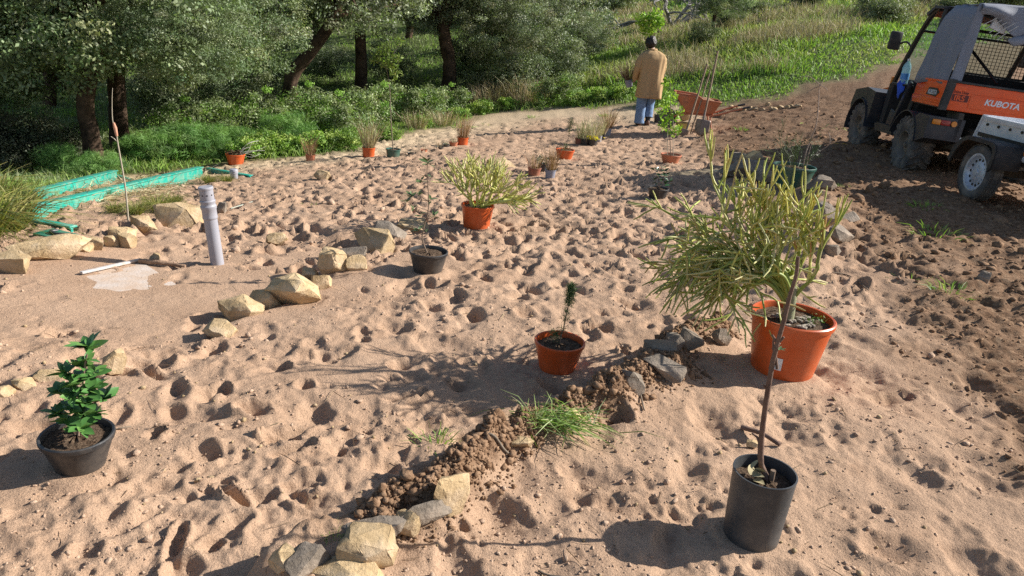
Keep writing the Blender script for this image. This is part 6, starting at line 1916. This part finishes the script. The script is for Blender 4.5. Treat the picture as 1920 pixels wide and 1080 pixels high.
# fingers of the carrying hand curl round the pot rim; the other hand hangs
for (wr, base, sg) in ((10, np.array([-.29, .17, .87]), -1), (14, np.array([.17, .28, .95]), 1)):
    for k in range(4):
        b0 = base + np.array([sg * .006, .018 - .013 * k, -.018]); q0 = len(J)
        J.append((tuple(b0), .009)); J.append((tuple(b0 + np.array([sg * .030, .006, -.018])), .0085)); J.append((tuple(b0 + np.array([sg * .034, .004, -.045 + .004 * k])), .008))
        E_ += [(wr, q0), (q0, q0 + 1), (q0 + 1, q0 + 2)]
    q0 = len(J); J.append((tuple(base + np.array([sg * .005, -.03, .005])), .010)); J.append((tuple(base + np.array([sg * .03, -.045, -.012])), .009)); E_ += [(wr, q0), (q0, q0 + 1)]
skin_body('body', J, E_, SKIN, PS)

def loft(rings, n=40, fn=None):
    vs, fs = [], []
    for i, (z, cx, cy, rx, ry) in enumerate(rings):
        for k in range(n):
            a = 2 * math.pi * k / n
            c, s = math.cos(a), math.sin(a)
            ex = .72
            x = cx + rx * math.copysign(abs(c) ** ex, c); y = cy + ry * math.copysign(abs(s) ** ex, s)
            p = Vector((x, y, z))
            if fn: p = fn(p, a, i / (len(rings) - 1))
            vs.append(p)
    for i in range(len(rings) - 1):
        for k in range(n):
            fs.append((i * n + k, i * n + (k + 1) % n, (i + 1) * n + (k + 1) % n, (i + 1) * n + k))
    return vs, fs
def interp_rings(key, m_):
    key = np.array(key); t_ = np.linspace(0, 1, len(key)); u = np.linspace(0, 1, m_)
    return [tuple(np.interp(q, t_, key[:, j]) for j in range(5)) for q in u]
def folds(p, a, v):
    back = max(0, -math.sin(a))
    w = .012 * math.sin(a * 5 + 6 * v) * (1 - v) ** .7 + .005 * math.sin(a * 11 - 9 * v)
    r_ = Vector((p.x, p.y, 0)); 
    if r_.length: p = p + r_.normalized() * w
    d = abs(a - 1.5 * math.pi)
    if v < .42 and d < .10: p = p + Vector((0, .035 * (1 - d / .10) * (1 - v / .42), 0))      # back vent
    if d < .05: p = p + Vector((0, .006, 0))
    return p
mb = MB()
rings = interp_rings([(.565, .02, .01, .262, .185), (.70, .015, .01, .258, .175), (.88, .01, .0, .250, .165), (1.05, .005, .0, .240, .155), (1.22, .0, .0, .248, .152), (1.34, .0, .005, .252, .145), (1.42, -.005, .015, .228, .125), (1.465, -.015, .03, .160, .105), (1.495, -.025, .045, .085, .082), (1.525, -.03, .055, .070, .074)], 34)
v_, f_ = loft(rings, 60, folds); mb.add(v_, f_)
jk = mb.build('jacket', JACKET, PS, 179); solid(jk, .006)
def sleeve(pts, rr):
    m2 = MB(); sp = smooth_path(pts, 6); u = np.linspace(0, 1, len(sp)); rad = np.interp(u, np.linspace(0, 1, len(rr)), rr)
    m2.tube(sp, [r_ * (1 + .05 * math.sin(i * 2.1)) for i, r_ in enumerate(rad)], 18, cap=False)
    return solid(m2.build('sleeve', JACKET, jk, 179), .005)
sleeve([(-.14, .0, 1.38), (-.215, -.005, 1.345), (-.275, -.01, 1.22), (-.285, .0, 1.12), (-.290, .07, 1.00), (-.290, .125, .915)], [.065, .080, .076, .070, .064, .060])
sleeve([(.14, .01, 1.37), (.195, .01, 1.33), (.225, .03, 1.20), (.230, .08, 1.10), (.20, .17, 1.02), (.18, .23, .985)], [.065, .078, .072, .068, .062, .058])
mb = MB(); mb.tube([(-.025 + .082 * math.cos(a), .05 + .088 * math.sin(a), 1.515 + .012 * math.sin(a)) for a in np.linspace(0, 2 * math.pi, 20)[:-1]], .014, 8, close=True); mb.build('collar', JACKET, jk, 179)
def leg(pts, rr):
    m2 = MB(); sp = smooth_path(pts, 6); u = np.linspace(0, 1, len(sp)); rad = np.interp(u, np.linspace(0, 1, len(rr)), rr)
    m2.tube(sp, [r_ * (1 + .035 * math.sin(i * 1.7)) for i, r_ in enumerate(rad)], 20, cap=False)
    return m2
m2 = leg([(-.09, .01, .88), (-.10, .03, .70), (-.107, .05, .47), (-.105, .03, .25), (-.102, .025, .045)], [.13, .118, .100, .098, .104]); m2v, m2f = m2.v, m2.f
mb = MB(); mb.add(m2v, m2f); m3 = leg([(.09, .02, .88), (.095, .08, .70), (.087, .135, .48), (.080, .10, .30), (.077, .07, .17)], [.13, .118, .098, .092, .090]); mb.add(m3.v, m3.f); mb.add(*loft(interp_rings([(.80, 0, .015, .20, .13), (.95, 0, .0, .19, .13), (1.0, 0, 0, .17, .12)], 6), 30))
solid(mb.build('jeans', DENIM, PS, 179), .004)
for (c, yaw) in (((-.105, .055, 0), .1), ((.082, .10, .0), -.1)):
    mb = MB(); key = [(0, -.105, .030), (0, -.09, .045), (0, .0, .046), (0, .09, .050), (0, .145, .042), (0, .17, .02)]
    vs = []; n = 16
    for (_, y, w) in key:
        for k in range(n):
            a = 2 * math.pi * k / n
            hgt = .045 if y > .05 else .060
            vs.append((w * math.cos(a), y, max(.0, hgt + hgt * math.sin(a))))
    fs = [(i * n + k, i * n + (k + 1) % n, (i + 1) * n + (k + 1) % n, (i + 1) * n + k) for i in range(len(key) - 1) for k in range(n)] + [tuple(range(n))[::-1], tuple((len(key) - 1) * n + k for k in range(n))]
    mb.add(vs, fs); o = mb.build('boot', BOOT, PS, 60); o.location = c; o.rotation_euler = (0, 0, yaw)
    mb = MB(); mb.lathe([(.050, .06), (.054, .16), (.056, .26), (.050, .262)], 18, c=(0, -.04, 0)); mb.build('shaft', SOCK, o, 60)
# hair: curly cap
g = np.random.default_rng(66)
V = ICO2_V.copy()
_bm = bmesh.new(); bmesh.ops.create_icosphere(_bm, subdivisions=4, radius=1.0)
mb = MB()
vs = []
for v in _bm.verts:
    c = v.co
    w = 1 + .10 * math.sin(c.x * 13 + c.z * 9) * math.sin(c.y * 11 + 2) + .05 * math.sin(c.z * 29 + c.x * 17)
    z_ = c.z
    front = c.y > .45 and z_ < .35
    k = .80 if front else 1.0
    p = Vector((c.x * .112 * w, c.y * .118 * w * k, z_ * .130 * w))
    if z_ < -.3: p.x *= .92; p.z *= .95
    vs.append(p + Vector((hx, .075, 1.635)))
mb.add(vs, [[q.index for q in f.verts] for f in _bm.faces]); _bm.free()
mb.build('hair', HAIR, PS, 179)
mb = MB(); mb.lathe([(.001, 0), (.012, .004), (.018, .02), (.012, .045), (.001, .05)], 12, squash=.5); o = mb.build('ear', SKIN, PS, 60); o.location = (hx - .085, .10, 1.585)
# eyes, nose and mouth on the far side of the bowed head
mb = MB(); mb.tube([(hx, .185, 1.625), (hx, .205, 1.585), (hx, .190, 1.572)], [.010, .016, .010], 8); mb.build('nose', SKIN, PS, 60)
for sx in (-1, 1):
    mb = MB(); mb.tube([(hx + sx * .03, .176, 1.62), (hx + sx * .03, .184, 1.62)], .011, 8); mb.build('eye', HAIR, PS, 60)
mb = MB(); mb.tube([(hx - .022, .176, 1.548), (hx, .186, 1.545), (hx + .022, .176, 1.548)], .006, 6); mb.build('mouth', BOOT, PS, 60)
# the carried pot
rotm = Matrix.Rotation(R(4), 3, 'Z')
hp = Vector(pf) + rotm @ Vector((-.375, .165, .745))
H_ = empty('carried_pot', hp, 0, 'blue-grey pot of dry brown twigs held in the hand of the person', 'potted plant', rot=(0, R(-14), 0))
zs = pot_parts(H_, .082, .062, .135, BLUEP, rim=.008)
grass_part(H_, zs, .05, 110, .46, .008, [(.12, .085, .05), (.18, .13, .08), (.09, .065, .04)], 99, .55)

# ------------------------------------------------------------------ wheelbarrow and tools
WBO = pmat('faded_orange_steel', (.44, .13, .06), (.52, .18, .085), 6, .6, .1, 40, dirt=(.34, .22, .15), dscale=5, damt=.5)
WOOD = pmat('tool_handle_wood', (.20, .14, .09), (.32, .23, .15), 12, .75, .3, 60)
STEEL = pmat('worn_steel', (.17, .13, .11), (.28, .23, .20), 9, .5, .2, 40, metal=.4, dirt=(.30, .21, .15), dscale=8, damt=.6)
wp = gat(1300, 246)
WB = empty('wheelbarrow', wp, R(-6), 'faded orange wheelbarrow with tools leaning against it', 'wheelbarrow')
def tray(u, v, th=0):
    a = u * 4
    s = [(-.46, -.30), (.40, -.30), (.40, .30), (-.46, .30)]
    b_ = [(-.22, -.20), (.28, -.20), (.28, .20), (-.22, .20)]
    i = int(a) % 4; f = a - int(a)
    p = Vector((*s[i], 0)).lerp(Vector((*s[(i + 1) % 4], 0)), f); q = Vector((*b_[i], 0)).lerp(Vector((*b_[(i + 1) % 4], 0)), f)
    r_ = q.lerp(p, v)
    ztop = .62 + (.05 if r_.x < 0 else 0) * v - .10 * (r_.x - .0) * v * .6
    return (r_.x, r_.y, .34 + (ztop - .34) * v)
mb = MB(); mb.grid(tray, 48, 8); mb.add([(-.22, -.20, .34), (.28, -.20, .34), (.28, .20, .34), (-.22, .20, .34)], [(0, 1, 2, 3)]); solid(mb.build('tray', WBO, WB, 50), .006)
mb = MB(); mb.tube([tray(i / 40, 1.0) for i in range(40)], .012, 8, close=True); mb.build('rim', WBO, WB, 60)
for y in (-.22, .22):
    mb = MB(); mb.tube(smooth_path([(-.55, y * .35, .20), (-.20, y * .8, .32), (.30, y, .34), (.62, y * 1.2, .46), (.92, y * 1.25, .56)], 4), .016, 8); hd = mb.build('handle', WBO, WB, 60)
    mb = MB(); mb.tube([(.80, y * 1.24, .525), (.93, y * 1.25, .563)], .020, 8); mb.build('grip', BLACKP, hd)
    mb = MB(); mb.tube(smooth_path([(.24, y, .34), (.30, y * 1.1, .05), (.30, y * 1.1, -.01)], 3), .014, 8); mb.build('leg', WBO, WB, 60)
mb = MB(); mb.tube([(.28, -.24, .18), (.28, .24, .18)], .012, 8); mb.build('brace', WBO, WB)
wheel(WB, (-.55, 0, .19), .19, .09, .10, 'road', RIMD).rotation_euler = (0, 0, R(90))
n = 160
gg = np.random.default_rng(67)
mb = MB()
def heap(u, v):
    x = -.40 + .74 * u; y = -.27 + .54 * v
    e = max(abs(u - .5), abs(v - .5)) * 2
    return (x, y, .58 + .07 * (1 - e ** 2) + .02 * float(pn(x, y, .12, 71)) - .03 * (e > .95))
mb.grid(heap, 24, 18); bpy.context.view_layer.update()
o = mb.build('soil_load', EARTH, None, 50); o.matrix_world = WB.matrix_basis; tag(o, 'brown soil heaped in the faded orange wheelbarrow', 'soil', kind='stuff')

def tool(name, label, a, b, r, kind):
    """a long handle from ground pixel a to top pixel b, leaning on the barrow"""
    p = gat(*a)
    t = empty(name, p, 0, label, 'tool')
    e = W2L(t, *b, dy=.28)
    mb = MB(); s0 = np.array([0, 0, .02]) if kind is None else e * .16
    mb.tube([s0, (s0 + e) / 2 + (.004, 0, 0), e], [r, r, r * .92], 10); mb.build('handle', WOOD, t, 60)
    if kind == 'shovel':
        d = Vector(e).normalized(); sx = Vector((1, -.5, 0)).normalized(); nn = d.cross(sx).normalized(); sx = nn.cross(d)
        def bl(u, v):
            w = .135 * (1 - max(0, .35 - v) ** 2 * 6.5) * (1 if v < .93 else .9)
            q = d * (.30 * v) + sx * (u - .5) * 2 * w - nn * (.10 * (.5 - abs(u - .5)) - .03)
            return tuple(q + Vector((0, 0, .01)))
        m2 = MB(); m2.grid(bl, 12, 14); solid(m2.build('blade', STEEL, t, 179), .004)
        m2 = MB(); m2.tube([d * .26, d * .48], [.024, .019], 10); m2.build('socket', STEEL, t, 60)
    elif kind == 'hoe':
        d = Vector(e).normalized()
        m2 = MB(); m2.tube([d * .02, d * .30], [.022, .018], 10); m2.build('socket', STEEL, t, 60)
        m2 = MB(); m2.box((-.02, -.01, .05), (.14, .02, .14), Matrix.Rotation(.25, 3, 'Y'), .004); m2.build('blade', STEEL, t)
    return t
tool('shovel', 'long handled shovel with blade resting on sand by wheelbarrow', (1312, 258), (1346, 96), .018, 'shovel')
tool('hoe', 'dark handled hoe leaning across the wheelbarrow side', (1284, 256), (1326, 121), .018, 'hoe')
tool('rake_handle', 'plain short wooden handle leaning behind the shovel', (1294, 254), (1332, 134), .014, None)
p = gat(1278, 246)
t = empty('bucket', p, 0, 'low yellow tub of soil in front of the wheelbarrow', 'bucket')
YEL = pmat('yellow_plastic', (.50, .40, .10), (.58, .47, .15), 8, .5, dirt=DUST, dscale=7, damt=.4)
pot_parts(t, .15, .12, .14, YEL, rim=.012, full=.9)
p = gat(1283, 225)
mb = MB()
def sack(u, v):
    a = u * 6.283; w = math.sin(math.pi * min(1, v * .92 + .08)) ** .5
    return (.13 * w * math.cos(a) * (1 + .08 * math.sin(3 * a + 5 * v)), .10 * w * math.sin(a), .30 * v + .01 * math.sin(a * 4))
mb.grid(sack, 28, 14)
o = mb.build('sack', pmat('tan_sack', (.36, .26, .14), (.46, .34, .20), 14, .9, .3), None, 179); o.location = p
tag(o, 'small tan sack slumped against the wheelbarrow wheel', 'sack')
